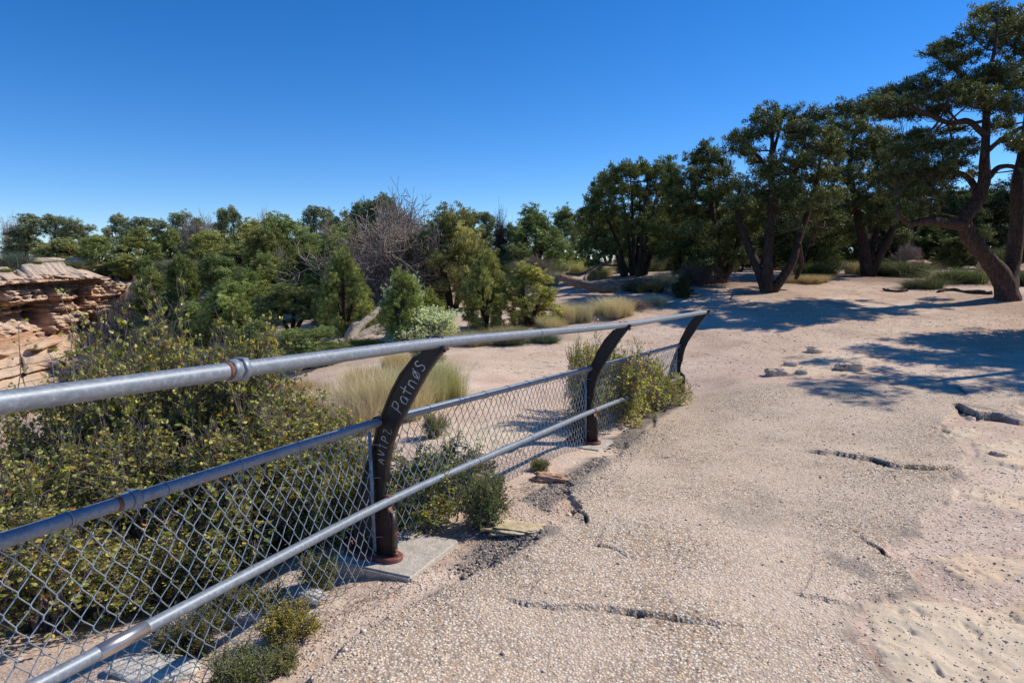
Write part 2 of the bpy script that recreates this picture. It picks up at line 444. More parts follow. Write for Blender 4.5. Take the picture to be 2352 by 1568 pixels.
def mat_post():
    b = NB('brown_post_paint'); t = b.tc('Object')
    n = b.noise(t, 26, 6, .7); n2 = b.noise(t, 5, 4, .6)
    c = b.ramp(n, [(.35, (.004, .0035, .0035)), (.6, (.008, .0065, .0065)), (.75, (.02, .015, .014))])
    z = b.n('ShaderNodeSeparateXYZ'); b.l(t, z.inputs[0])
    low = b.ramp(z.outputs[2], [(.08, .8), (.34, 0)])
    rf = b.math('MULTIPLY', low, b.ramp(n2, [(.40, 0), (.58, .85)]))
    c = b.mix(rf, c, b.mix(n, (.05, .018, .014), (.13, .05, .036)))
    return b.done(b.pbr(c, .48, 0, b.bump(n, .25, .003), .45))
M['post'] = mat_post()
M['redpaint'] = simple('red_oxide_paint', (.17, .055, .042), .5, 0, 40, .5, .45, .3)
M['brownpaint'] = simple('brown_strap_paint', (.026, .017, .016), .45, 0, 40, .5, .45, .3)
M['rust'] = simple('rusty_collar', (.16, .07, .04), .8, 0)
M['chalk'] = simple('white_scrawl', (.55, .55, .53), .9, 0, 150, .45)
M['faintchalk'] = simple('faint_scrawl', (.10, .10, .10), .9, 0, 150, .4)

# ------------------------------------------------------------------ ground mesh
def polydist(P, poly):
    """signed distance (positive inside) of 2-D points to polygon"""
    poly = np.asarray(poly); n = len(poly)
    d = np.full(len(P), 1e9); ins = np.zeros(len(P), bool)
    for i in range(n):
        a = poly[i]; c = poly[(i + 1) % n]; e = c - a
        w = P - a; t = np.clip((w @ e) / (e @ e + 1e-12), 0, 1)
        d = np.minimum(d, np.hypot(*(w - t[:, None] * e).T))
        cond = (a[1] > P[:, 1]) != (c[1] > P[:, 1])
        xi = (c[0] - a[0]) * (P[:, 1] - a[1]) / (c[1] - a[1] + 1e-12) + a[0]
        ins ^= cond & (P[:, 0] < xi)
    return np.where(ins, d, -d)
def linedist(P, line):
    """distance, side (+ left), param along"""
    line = np.asarray(line); best = np.full(len(P), 1e9); side = np.zeros(len(P)); par = np.zeros(len(P))
    L = np.r_[0, np.cumsum(np.hypot(*np.diff(line, axis=0).T))]
    for i in range(len(line) - 1):
        a = line[i]; e = line[i + 1] - a
        w = P - a; t = np.clip((w @ e) / (e @ e), 0, 1); q = w - t[:, None] * e; dd = np.hypot(*q.T)
        m = dd < best; best = np.where(m, dd, best)
        side = np.where(m, np.sign(e[0] * w[:, 1] - e[1] * w[:, 0]), side)
        par = np.where(m, (L[i] + t * (L[i + 1] - L[i])) / L[-1], par)
    return best, side, par

NA = 880
ang = np.r_[np.linspace(-.80, .80, NA), np.linspace(.80, 2 * pi - .80, 62)[1:-1]]
lr = np.r_[np.linspace(math.log(1.15), math.log(5), 420, endpoint=False), np.linspace(math.log(5), math.log(17), 300, endpoint=False),
           np.linspace(math.log(17), math.log(120), 190, endpoint=False), np.linspace(math.log(120), math.log(6000), 24)]
RR = np.exp(lr)
AA, RG = np.meshgrid(ang, RR)
GX = RG * np.sin(AA); GY = RG * np.cos(AA)
Z = H(GX, GY)
Pn = np.c_[GX.ravel(), GY.ravel()]; Rf = RG.ravel(); nv = len(Pn)
att = {k: np.zeros(nv, np.float32) for k in ('pave', 'rock', 'ash', 'gravel', 'litter', 'crack', 'far')}
near = np.where((Rf < 17) & (np.abs(np.arctan2(Pn[:, 0], Pn[:, 1])) < 1.6))[0]
PN = Pn[near]
w1 = fbm(PN[:, 0] * 2.2, PN[:, 1] * 2.2, o=5, s=21) * .16
w2 = fbm(PN[:, 0] * 9, PN[:, 1] * 9, o=3, s=23) * .03
def gpoly(l): return np.array([G(x, y)[:2] for x, y in l])
PA_, PB_, PC_ = W(893, 1283, 3.5), W(1362, 1018, 6.3), W(1565, 903, 9.05)
pave_poly = gpoly([(690,1566),(800,1470),(940,1392),(1060,1310),(1200,1262),(1300,1195),(1330,1110),(1410,1048),(1490,980),(1575,915),(1640,895),(1760,884),(1900,882),(2120,888),(2210,893),(2352,893),(2352,972),(2230,966),(2190,936),(2170,985),(2222,1040),(2215,1085),(2190,1100),(2180,1150),(2120,1210),(2040,1270),(2080,1350),(1970,1400),(1960,1470),(2030,1566)])
extra = np.array([[.9, 1.2], [-.30, 1.2], [-.45, 1.6]])
pave_poly = np.vstack([pave_poly[:], [[1.1, 1.3]], [[-.35, 1.3]]])
sd = polydist(PN, pave_poly) + w1 * .7 + w2
pave = sstep(-.02, .02, sd)
# bedrock patches
def blob(pl, soft=.06, nz=1.0): return sstep(-soft, soft, polydist(PN, gpoly(pl)) + w1 * nz + w2)
rock = np.maximum.reduce([
    blob([(1990,1400),(2080,1388),(2240,1400),(2352,1370),(2420,1400),(2420,1567),(2060,1567),(1985,1470)], .05, .5),
    blob([(2230,1018),(2352,1012),(2420,1030),(2420,1080),(2240,1075)], .04, .6),
    blob([(2140,985),(2250,980),(2260,1010),(2180,1015)], .05, .8),
    blob([(2200,1120),(2352,1110),(2420,1120),(2400,1190),(2260,1170)], .10, 1.2) * .8,
    blob([(2150,1290),(2352,1250),(2420,1300),(2352,1350),(2200,1350)], .08, 1.0) * .85,
    blob([(1780,842),(1900,800),(2020,825),(1960,860),(1800,868)], .15, 1.6) * .7,
    blob([(940,1010),(1180,960),(1270,990),(1150,1060),(960,1110)], .12, 1.4) * .95,
])
pave = pave * (1 - sstep(.3, .7, rock))
ash = np.maximum.reduce([
    blob([(1030,1290),(1130,1215),(1250,1210),(1260,1235),(1140,1290),(1060,1310)], .06, 1.2) * .8,
    blob([(1190,1150),(1290,1095),(1390,1040),(1400,1060),(1330,1110),(1260,1180)], .05, 1.0) * .95,
    blob([(1380,1010),(1440,985),(1560,905),(1565,920),(1460,1010),(1440,1030)], .04, .8) * .95,
    blob([(1305,1160),(1335,1160),(1355,1215),(1325,1215)], .03, .6) * .7,
    blob([(1900,1275),(1990,1310),(1985,1335),(1900,1310)], .04, .8) * .6,
    blob([(2190,930),(2352,960),(2352,968),(2200,948)], .03, .4) * .7,
])
ash = np.maximum(ash, .75 * np.exp(-((sd + .01) / .035) ** 2) * sstep(-.15, .25, fbm(PN[:, 0] * 3, PN[:, 1] * 3, o=3, s=33)))
gravel = np.clip(.35 + fbm(PN[:, 0] * .8, PN[:, 1] * .8, o=3, s=31) * .5 + .5 * sstep(7, 4, np.hypot(*PN.T)), 0, 1)
# eroded thin gravel skin on the right of the paving
gravel = np.maximum(gravel, blob([(2000,1090),(2352,1080),(2352,1400),(1990,1380),(1990,1280)], .2, 1.0) * .9)
dz = pave * .030 + w2 * .12 * (1 - pave) + fbm(PN[:, 0] * 30, PN[:, 1] * 30, o=2, s=41) * .0022
rk = fbm(PN[:, 0] * 5, PN[:, 1] * 5, o=5, s=51)
dz = dz + rock * (.012 + rk * .028 - np.maximum(0, fbm(PN[:, 0] * 11, PN[:, 1] * 11, o=3, s=52) - .3) * .05)
crack = np.zeros(len(PN))
CR = [  # line, width, groove, step
 ([(1800,1038),(1850,1046),(1920,1052),(2000,1068),(2060,1084),(2130,1088),(2200,1084),(2222,1066)], .012, .03, .030),
 ([(2186,932),(2205,950),(2240,964),(2300,968),(2360,976),(2420,980)], .045, .10, .05),
 ([(1145,1368),(1165,1385),(1200,1400),(1260,1412),(1330,1408),(1370,1416),(1420,1424),(1500,1436),(1580,1440),(1650,1452),(1720,1450),(1800,1462)], .010, .028, .02),
 ([(1355,1262),(1400,1270),(1440,1290),(1470,1300)], .007, .014, .008),
 ([(1505,1058),(1560,1062),(1590,1060)], .007, .012, .006),
 ([(1820,1372),(1850,1384),(1900,1394),(1960,1402)], .010, .02, .014),
 ([(2190,890),(2215,905),(2222,915)], .014, .03, .01),
 ([(2130,985),(2160,994),(2200,1000)], .010, .02, .012),
 ([(1310,1170),(1335,1190),(1345,1215)], .012, .02, .012),
 ([(1575,1440),(1600,1452),(1640,1480),(1668,1500)], .005, .01, .0),
 ([(1330,1408),(1350,1395),(1390,1380),(1400,1366)], .005, .01, .0),
 ([(2000,1068),(2030,1078),(2048,1100),(2060,1118)], .006, .012, .0),
 ([(1255,1411),(1246,1430),(1262,1452)], .004, .01, .0),
 ([(1960,1230),(2000,1262),(2050,1290),(2110,1300)], .008, .012, .01),
]
for ln, wd, gr, stp in CR:
    l2 = gpoly(ln)
    l2 = np.vstack([l2[:1]] + [np.linspace(l2[i], l2[i + 1], 7)[1:] for i in range(len(l2) - 1)])
    l2 = l2 + np.c_[fbm(l2[:, 0] * 7, l2[:, 1] * 7, o=3, s=61), fbm(l2[:, 0] * 7, l2[:, 1] * 7, o=3, s=62)] * .03
    d, sdn, par = linedist(PN, l2)
    d = d + w2 * .5 + np.abs(fbm(PN[:, 0] * 40, PN[:, 1] * 40, o=2, s=66)) * .006
    tp = sstep(0, .22, par) * sstep(1, .72, par)
    ww = wd * (.12 + .88 * tp) * (.35 + .9 * np.abs(fbm(PN[:, 0] * 4, PN[:, 1] * 4, o=2, s=63)) * 2)
    g = sstep(ww * .95, ww * .25, d) * (.35 + .65 * tp)
    crack = np.maximum(crack, g * .9)
    dz = dz - g * gr
    dz = dz + np.where(sdn > 0, 1, 0) * stp * tp * sstep(.45, 0.0, d)
for P_, dp_ in ((PA_, .045), (PB_, .03), (PC_, .02)):
    dz = dz - dp_ * sstep(.75, .38, np.hypot(PN[:, 0] - P_[0] - .05, PN[:, 1] - P_[1] - .05))
Zf = Z.ravel(); Zf[near] += dz
att['pave'][near] = pave; att['rock'][near] = rock * sstep(.25, .6, rock); att['ash'][near] = ash; att['gravel'][near] = gravel; att['crack'][near] = crack
lit = np.zeros(nv)
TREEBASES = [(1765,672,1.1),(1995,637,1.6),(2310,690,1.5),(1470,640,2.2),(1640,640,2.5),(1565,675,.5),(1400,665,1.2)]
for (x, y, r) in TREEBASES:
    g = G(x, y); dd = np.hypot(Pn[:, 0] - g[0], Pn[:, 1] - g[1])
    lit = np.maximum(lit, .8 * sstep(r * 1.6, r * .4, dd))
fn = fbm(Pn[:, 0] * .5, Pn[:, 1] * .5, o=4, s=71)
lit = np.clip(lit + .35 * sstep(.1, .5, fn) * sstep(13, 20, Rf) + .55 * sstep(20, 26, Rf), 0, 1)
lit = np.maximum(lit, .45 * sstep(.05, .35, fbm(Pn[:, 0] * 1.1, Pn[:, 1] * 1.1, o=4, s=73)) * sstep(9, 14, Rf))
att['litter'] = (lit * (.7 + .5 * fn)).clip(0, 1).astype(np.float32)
att['rock'] = np.maximum(att['rock'], (.65 * sstep(28, 40, Rf) * sstep(-.05, .25, -fn)).astype(np.float32))
V3 = np.c_[Pn, Zf]
na = len(ang); nr_ = len(RR)
i = np.arange(nr_ - 1)[:, None]; j = np.arange(na)[None]; j2 = (j + 1) % na
F = np.stack([i * na + j, (i + 1) * na + j, (i + 1) * na + j2, i * na + j2], -1).reshape(-1, 4)
F = F[:, ::-1]
pf = att['pave'][F].mean(1) > .5
def submesh(name, F, extra_v=None, extra_t=None):
    idx = np.unique(F); mp = np.full(nv + 1, -1); mp[idx] = np.arange(len(idx))
    V = V3[idx]; A = {k: v[idx] for k, v in att.items()}
    fs = [mp[F]]
    if extra_v is not None:
        c = len(V); V = np.vstack([V, extra_v]); A = {k: np.r_[v, v[0]] for k, v in A.items()}
        fs.append(np.c_[mp[np.arange(na)], np.full(na, c), mp[(np.arange(na) + 1) % na]][:, [0, 1, 2]])
    return mesh_np(name, V, fs, True, A, [M['ground']])
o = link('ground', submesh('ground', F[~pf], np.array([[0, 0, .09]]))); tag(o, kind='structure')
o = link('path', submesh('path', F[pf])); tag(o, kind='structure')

# ------------------------------------------------------------------ railing
HA = radians(21.2)
PA = base_at(880, 3.52)
hB, hC = radians(25.3), radians(27.5)
def step(p, h, l): return np.array([p[0] + sin(h) * l, p[1] + cos(h) * l, 0])
PB = W(1362, 1018, 6.3); PC = W(1565, 903, 9.05)
PA = W(893, 1283, 3.5)
P0 = PA + np.array([-sin(HA) * 3.05, -cos(HA) * 3.05, .14])
posts = [P0, PA, PB, PC]
def nrm2(v): v = np.array([v[0], v[1], 0.]); return v / np.linalg.norm(v)
dirs = [nrm2(PA - P0), nrm2((PA - P0)) * .5 + nrm2(PB - PA) * .5, nrm2(PB - PA) * .5 + nrm2(PC - PB) * .5, nrm2(PC - PB)]
dirs = [nrm2(d) for d in dirs]
def fr(i, n, z, t=0.0):
    d = dirs[i]; nn = np.array([d[1], -d[0], 0.])
    return posts[i] + nn * n + d * t + np.array([0, 0, z])

rail_root = empty('guard_railing', PA, 'grey pipe guard railing with curved dark brown posts and chain link infill beside the path', 'railing')
def rchild(name, mb, mat, smooth=False, parent=rail_root):
    me = mb.mesh(name, M[mat], smooth); o = link(name, me)
    o.parent = parent
    # geometry is in world space: cancel parents
    off = np.array(parent['_o']) if '_o' in parent else np.array(PA)
    co = np.empty(len(me.vertices) * 3, np.float32); me.vertices.foreach_get('co', co)
    co = co.reshape(-1, 3) - off.astype(np.float32); me.vertices.foreach_set('co', co.ravel()); me.update()
    return o

TR, MR, BR = .0255, .0215, .0215
TOPS = [(.30, 1.132), (.30, 1.132), (.285, 1.108), (.285, 1.088)]
MIDS = [(-.045, .715), (-.045, .715), (-.035, .70), (-.04, .645)]
BOTS = [(.0, .31), (.0, .31), (.0, .31), (.0, .215)]
INNER = [(0.032, -.03), (0.038, .18), (.034, .25), (-.018, .295), (-.022, .34), (-.006, .42), (.004, .505), (.025, .6), (.064, .695), (.122, .79), (.178, .885), (.234, .975), (.298, 1.06), (.345, 1.112)]
OUTER = [(.262, 1.115), (.188, 1.06), (.105, .967), (.048, .874), (.009, .791), (-.024, .723), (-.067, .59), (-.107, .492), (-.139, .394), (-.159, .296), (-.184, .196), (-.20, .018), (-.202, -.03)]
def post_geo(i, parent):
    prof = INNER + OUTER; n = len(prof)
    mb = MB(); th = .013
    ring = [fr(i, a, z, -th) for a, z in prof] + [fr(i, a, z, th) for a, z in prof]
    c = MB()
    me = bpy.data.meshes.new('post_body')
    off = np.array(PA)
    vs = [tuple(p - off) for p in ring]
    fs = [tuple(range(n)), tuple(range(2 * n - 1, n - 1, -1))] + [(k, k + n, (k + 1) % n + n, (k + 1) % n) for k in range(n)]
    me.from_pydata(vs, [], fs); me.materials.append(M['post']); me.update()
    # place with its own origin at the post foot so that the paint wear follows height
    o = link('post', me); o.parent = rail_root
    d = posts[i] - PA; o.location = d
    co = np.empty(len(me.vertices) * 3, np.float32); me.vertices.foreach_get('co', co)
    co = co.reshape(-1, 3) - d.astype(np.float32); me.vertices.foreach_set('co', co.ravel()); me.update()
    bv = o.modifiers.new('b', 'BEVEL'); bv.width = .003; bv.segments = 2; bv.limit_method = 'ANGLE'
    o['_o'] = tuple(float(v) for v in posts[i])
    # flanges along the curved edges
    return o
post_objs = []
for i in range(4):
    po = post_geo(i, rail_root); post_objs.append(po)
    # edge flange (T section) along inner curve
    mb = MB()
    for path, s in ((INNER[0:3] , 1), (INNER[5:], 1), (OUTER[1:], 1)):
        pts = path; m = len(pts); vv = []
        for k, (a, z) in enumerate(pts):
            b0 = pts[max(0, k - 1)]; b1 = pts[min(m - 1, k + 1)]
            tx, tz = b1[0] - b0[0], b1[1] - b0[1]; l = math.hypot(tx, tz); nx, nz = tz / l, -tx / l
            for (e, t) in ((-.003, -.022), (.006, -.022), (.006, .022), (-.003, .022)):
                vv.append(fr(i, a + nx * e, z + nz * e, t))
        q = []
        for k in range(m - 1):
            for e in range(4): q.append([k * 4 + e, k * 4 + (e + 1) % 4, (k + 1) * 4 + (e + 1) % 4, (k + 1) * 4 + e])
        q += [[3, 2, 1, 0], [(m - 1) * 4 + e for e in range(4)]]
        mb.add(vv, q)
    rchild('flange', mb, 'brownpaint', parent=po)
    # foot plate with rounded ends
    mb = MB(); n = 40; L, Wd, zt = .17, .062, .020
    ca = -.095; ring = []
    for k in range(n):
        a = k / n * 2 * pi; cx_ = (L - Wd) * (1 if cos(a) > 0 else -1)
        ring.append((ca + cx_ + Wd * cos(a), Wd * sin(a) ))
    v = [fr(i, a, .001, t) for a, t in ring] + [fr(i, a, zt, t) for a, t in ring] + [fr(i, ca + (a - ca) * .97, zt + .004, t * .94) for a, t in ring]
    q = [[k, (k + 1) % n, n + (k + 1) % n, n + k] for k in range(n)] + [[n + k, n + (k + 1) % n, 2 * n + (k + 1) % n, 2 * n + k] for k in range(n)]
    c = len(v); v.append(fr(i, ca, zt + .004)); t = [[2 * n + k, 2 * n + (k + 1) % n, c] for k in range(n)]
    mb.add(v, q, t)
    rchild('foot_plate', mb, 'redpaint', parent=po)
    for a in (.040, -.235):
        mb = MB(); 
        mb.tube([fr(i, a, .024), fr(i, a, .044)], .017, 6); mb.tube([fr(i, a, .044), fr(i, a, .058)], .009, 10)
        rchild('bolt', mb, 'redpaint', parent=po)
    # straps: arc bands around rails
    TOPN, TOPZ = TOPS[i]; MIDN, MIDZ = MIDS[i]; BOTN, BOTZ = BOTS[i]
    def strap(cn, cz, R, a0, a1, w, tabs, mat, thick=.005):
        mb = MB(); m = 18; v = []
        for k in range(m + 1):
            a = a0 + (a1 - a0) * k / m
            for (rr, t) in ((R, -w), (R + thick, -w), (R + thick, w), (R, w)):
                v.append(fr(i, cn + rr * cos(a), cz + rr * sin(a), t))
        q = []
        for k in range(m):
            for e in range(4): q.append([k * 4 + e, k * 4 + (e + 1) % 4, (k + 1) * 4 + (e + 1) % 4, (k + 1) * 4 + e])
        q += [[3, 2, 1, 0], [m * 4 + e for e in range(4)]]
        mb.add(v, q)
        for (n0, z0, n1, z1) in tabs:
            tx, tz = n1 - n0, z1 - z0; l = math.hypot(tx, tz); nx, nz = -tz / l * thick, tx / l * thick
            v = [fr(i, a, z, t) for (a, z) in ((n0, z0), (n0 + nx, z0 + nz), (n1 + nx, z1 + nz), (n1, z1)) for t in (-w, w)]
            mb.add(v, [[0, 2, 3, 1], [2, 4, 5, 3], [4, 6, 7, 5], [6, 0, 1, 7], [0, 6, 4, 2], [1, 3, 5, 7]])
        return rchild('strap', mb, mat, True, parent=po)
    strap(TOPN, TOPZ, TR + .001, radians(-38), radians(150), .020, [(TOPN + .022, TOPZ - .016, TOPN + .055, TOPZ - .036), (TOPN - .024, TOPZ + .013, TOPN - .045, TOPZ + .030)], 'brownpaint')
    mb = MB(); mb.tube([fr(i, TOPN + .045, TOPZ - .018), fr(i, TOPN + .040, TOPZ - .045)], .008, 6); rchild('bolt', mb, 'brownpaint', parent=po)
    strap(BOTN, BOTZ, BR + .001, radians(-80), radians(130), .018, [(BOTN + .006, BOTZ - BR - .001, .044, .12)], 'redpaint')
    strap(MIDN, MIDZ, MR + .001, radians(60), radians(250), .018, [(MIDN + .012, MIDZ + .022, MIDN + .055, MIDZ + .03), (MIDN - .006, MIDZ - .023, MIDN + .03, MIDZ - .03)], 'brownpaint')

# rails
def rail_pts(NZ, sag=0.0):
    P = []
    for i in range(4): P.append(fr(i, *NZ[i]))
    out = []
    P = [P[0] - (P[1] - P[0]) * .12] + P
    for a in range(len(P) - 1):
        for k in range(12):
            t = k / 12; p = P[a] * (1 - t) + P[a + 1] * t
            p = p + np.array([0, 0, sag * 4 * t * (1 - t)]); out.append(p)
    out.append(P[-1])
    out = np.array(out)
    # soften the kinks at posts
    for _ in range(3): out[1:-1] = out[1:-1] * .5 + (out[:-2] + out[2:]) * .25
    return out
rt = rail_pts(TOPS); rt = np.vstack([rt, rt[-1] + (rt[-1] - rt[-2]) * .25])
rm = rail_pts(MIDS); rb = rail_pts(BOTS)
# the lower rail curls round the last post
e = (rb[-1] - rb[-2]) / np.linalg.norm(rb[-1] - rb[-2]); nn = np.array([e[1], -e[0], 0]); nn /= np.linalg.norm(nn)
rb = np.vstack([rb, rb[-1] + e * .05 - nn * .004, rb[-1] + e * .09 - nn * .03, rb[-1] + e * .10 - nn * .08])
def rail(name, pts, r):
    mb = MB(); mb.tube(pts, r, 24); return rchild(name, mb, 'metal', True)
o_top = rail('top_rail', rt, TR); o_mid = rail('middle_rail', rm, MR); o_bot = rail('bottom_rail', rb, BR)
def on_rail(P, x):
    """point of a rail polyline at picture column x, with its direction"""
    q = P - EYE; xs = 1176 + FPX * (q @ RT) / (q @ FW); ok = (q @ FW) > .2
    for k in range(len(P) - 1):
        if ok[k] and ok[k + 1] and xs[k] <= x <= xs[k + 1]:
            a, b_ = P[k], P[k + 1]
            lo, hi = 0., 1.
            for _ in range(30):
                m_ = (lo + hi) / 2; pp = a + (b_ - a) * m_; qq = pp - EYE; xx = 1176 + FPX * (qq @ RT) / (qq @ FW)
                if xx < x: lo = m_
                else: hi = m_
            return a + (b_ - a) * lo, (b_ - a) / np.linalg.norm(b_ - a)
    return None
def coupling(P, x, R, parent):
    p, d = on_rail(P, x)
    mb = MB()
    mb.tube([p - d * .036, p - d * .034, p - d * .004, p - d * .002], [R * 1.22, R * 1.34, R * 1.34, R * 1.24], 8)
    mb.tube([p, p + d * .003, p + d * .022, p + d * .027], [R * 1.50, R * 1.62, R * 1.62, R * 1.45], 6)
    me = rchild('coupling', mb, 'metal', False, parent=parent)
    for a_, b_, c_, d_ in ((-.050, -.036, 1.03, 1.12), (.027, .034, 1.16, 1.03)):
        mb = MB(); mb.tube([p + d * a_, p + d * b_], [R * c_, R * d_], 20); rchild('rusty_collar', mb, 'rust', True, parent=parent)
coupling(rt, 545, TR, o_top); coupling(rm, 297, MR, o_mid)
def sleeve(P, x0, x1, r, mat, parent, nm='sleeve'):
    p, d = on_rail(P, x0); q_, _ = on_rail(P, x1)
    mb = MB(); n = 28; an = np.arange(n) / n * 2 * pi
    mb.tube([p, p + (q_ - p) * .01, q_ - (q_ - p) * .01, q_], [r * 1.0, r * 1.10, r * 1.10, r * 1.0], n)
    rchild(nm, mb, mat, True, parent=parent)
sleeve(rb, 222, 335, BR, 'newsteel', o_bot)
for x, P, r, ob in ((1063, rm, MR, o_mid), (1098, rb, BR, o_bot), (1240, rt, TR, o_top), (1220, rb, BR, o_bot)):
    sleeve(P, x - 2, x + 2, r * .99, 'metal', ob, 'pipe_joint')

# woven wire
def resample(P, n):
    L = np.r_[0, np.cumsum(np.linalg.norm(np.diff(P, axis=0), axis=1))]; s = np.linspace(0, L[-1], n)
    return np.c_[[np.interp(s, L, P[:, k]) for k in range(3)]].T, L[-1]
D = .074; DZ = .098
def wire_panel(i0, i1, zlow=-.10):
    A = fr(i0, MIDS[i0][0] - .022, MIDS[i0][1] - .026); B = fr(i1, MIDS[i1][0] - .022, MIDS[i1][1] - .026)
    L = np.linalg.norm(B - A); dv = (B - A) / L; out = np.array([-dv[1], dv[0], 0]); out /= np.linalg.norm(out)
    P0s = []; P1s = []
    ncol = int(L / (D / 2)); bits = []
    for c in range(ncol):
        x0 = c * D / 2
        rr = random.Random(c * 31 + i0)
        nrow = int((.70 + .045) / (DZ / 2)) + 1
        pts = []
        for k in range(nrow + 1):
            par = (k + c) % 2
            x = x0 + (D / 2 if par else 0) + (.0016 if par else -.0016)
            z = -k * DZ / 2
            yoff = .0022 * (1 if par else -1)
            sagw = .010 * sin(x / L * 9 + z * 6 + i0) + .006 * sin(z * 17 + c * .2) + rr.uniform(-.002, .002)
            x += .006 * sin(c * .37 + k * .5 + i0) + rr.uniform(-.0022, .0022); z += .005 * sin(c * .23 + i0 * 2) + rr.uniform(-.002, .002)
            base = A + dv * x + np.array([0, 0, z])
            s_ = 1 if par else -1
            bd = .0065
            # rounded knuckle
            pts.append(base + dv * (-s_ * bd * .55) + np.array([0, 0, bd]) + out * (sagw - yoff * .6))
            pts.append(base + out * (sagw + yoff))
            pts.append(base + dv * (-s_ * bd * .55) - np.array([0, 0, bd]) + out * (sagw + yoff * 1.2))
        pts = np.array(pts)
        if c % 2 == 0:  # twisted tail on top
            pts = np.vstack([pts[0] + np.array([0, 0, .012]) + dv * .004, pts])
        bits.append(pts)
    mb = MB()
    for pts in bits: mb.tube(pts, .0021, 5, cap=False)
    # tie wires round the rail
    k = .12
    while k < L:
        c0 = A + dv * k; ctr = c0 + np.array([0, 0, .028]) - out * -.0
        ring = []
        for a in np.linspace(-pi / 2, 1.5 * pi, 12):
            ring.append(fr_mid(i0, i1, k / L) + (out * cos(a) + np.array([0, 0, 1]) * sin(a)) * (MR + .003))
        ring = [c0 + np.array([0, 0, -.03])] + ring
        mb.tube(ring, .0019, 5, cap=False); k += .33
    return rchild('wire_mesh', mb, 'wire', True)
def fr_mid(i0, i1, t): return fr(i0, *MIDS[i0]) * (1 - t) + fr(i1, *MIDS[i1]) * t
for a, b_ in ((0, 1), (1, 2), (2, 3)): wire_panel(a, b_)
for i in (1, 2, 3):
    mb = MB(); d = dirs[i]
    p0 = fr(i, MIDS[i][0] - .03, MIDS[i][1] - .05, -.035); p1 = fr(i, -.06, .045, -.035)
    ax = (p1 - p0) / np.linalg.norm(p1 - p0)
    nn = np.array([d[1], -d[0], 0])
    R = np.c_[d, nn, ax]
    mb.box((p0 + p1) / 2, .006, .018, np.linalg.norm(p1 - p0), R)
    for zz in (.60, .43, .12):
        mb.tube([fr(i, -.10, zz, -.045), fr(i, -.06, zz + .004, -.043), fr(i, -.02, zz + .002, -.018)], .0018, 5)
    rchild('tension_bar', mb, 'bar', parent=post_objs[i])

# scrawled writing on the near face of the posts
GL = {
 'P': [[(0, 0), (.08, 1.0)], [(.05, .95), (.45, 1.02), (.58, .8), (.45, .55), (.06, .5)]],
 'a': [[(.5, .6), (.3, .68), (.08, .5), (.05, .2), (.25, .02), (.48, .2), (.52, .62), (.52, .2), (.6, 0)]],
 't': [[(.28, 1.0), (.25, .3), (.3, .02)], [(-.02, .62), (.6, .66)]],
 'n': [[(.02, 0), (.06, .62)], [(.06, .45), (.28, .66), (.46, .5), (.48, 0)]],
 'o': [[(.28, .62), (.08, .48), (.06, .18), (.28, .02), (.48, .2), (.48, .5), (.28, .62)], [(.02, -.08), (.55, .75)]],
 's': [[(.52, .62), (.3, .78), (.1, .64), (.16, .45), (.44, .3), (.46, .08), (.24, -.04), (.0, .1)]],
 'A': [[(0, 0), (.26, 1), (.55, 0)], [(.1, .36), (.46, .36)]],
 'V': [[(0, 1), (.24, 0), (.52, 1)]],
 'i': [[(.25, 0), (.25, .85)], [(.05, 0), (.45, 0)], [(.08, 1.0), (.44, 1.0)]],
 'Z': [[(.04, .95), (.62, .98), (.08, .1), (.62, .02), (.78, .25)]],
 'D': [[(.02, 0), (.05, 1)], [(-.05, .98), (.4, .86), (.55, .5), (.38, .12), (-.05, 0)]],
 'S': [[(.5, .85), (.28, 1), (.08, .82), (.2, .58), (.46, .42), (.46, .12), (.2, 0), (.0, .14)]],
 '*': [[(.3, .02), (.02, .55), (.1, .85), (.3, .66), (.5, .85), (.6, .55), (.3, .02)]],
}
def scrawl(i, text, p0, p1, h, adv, rad, mat):
    p0 = np.array(p0); p1 = np.array(p1); u = (p1 - p0) / np.linalg.norm(p1 - p0); v = np.array([-u[1], u[0]])
    mb = MB(); cur = p0.copy(); rr = random.Random(len(text) + i)
    for k, ch in enumerate(text):
        for st in GL[ch]:
            pts = [cur + u * a * h * .85 + v * b_ * h for a, b_ in st]
            # refine and wobble
            q = []
            for a, b_ in zip(pts[:-1], pts[1:]):
                for t in np.linspace(0, 1, 4)[:-1]: q.append(a * (1 - t) + b_ * t)
            q.append(pts[-1])
            q = np.array(q)
            for _ in range(2):
                if len(q) > 6: q[1:-1] = q[1:-1] * .5 + (q[:-2] + q[2:]) * .25
            P = [fr(i, a + rr.uniform(-.0006, .0006), z + rr.uniform(-.0006, .0006), -.0136) for a, z in q]
            mb.tube(P, rad * (1 + .25 * rr.uniform(-1, 1)), 5)
        cur = cur + u * adv
    o = rchild('writing', mb, mat, True, parent=post_objs[i]); o['label'] = 'white chalk scrawl across the post face'
scrawl(1, 'Patnos', (.112, .765), (.245, 1.015), .078, .050, .0030, 'chalk')
scrawl(1, 'AViPZ', (-.006, .50), (.050, .69), .050, .039, .0020, 'chalk')
scrawl(2, 'DVS*', (.165, .86), (.27, 1.03), .048, .042, .0016, 'faintchalk')

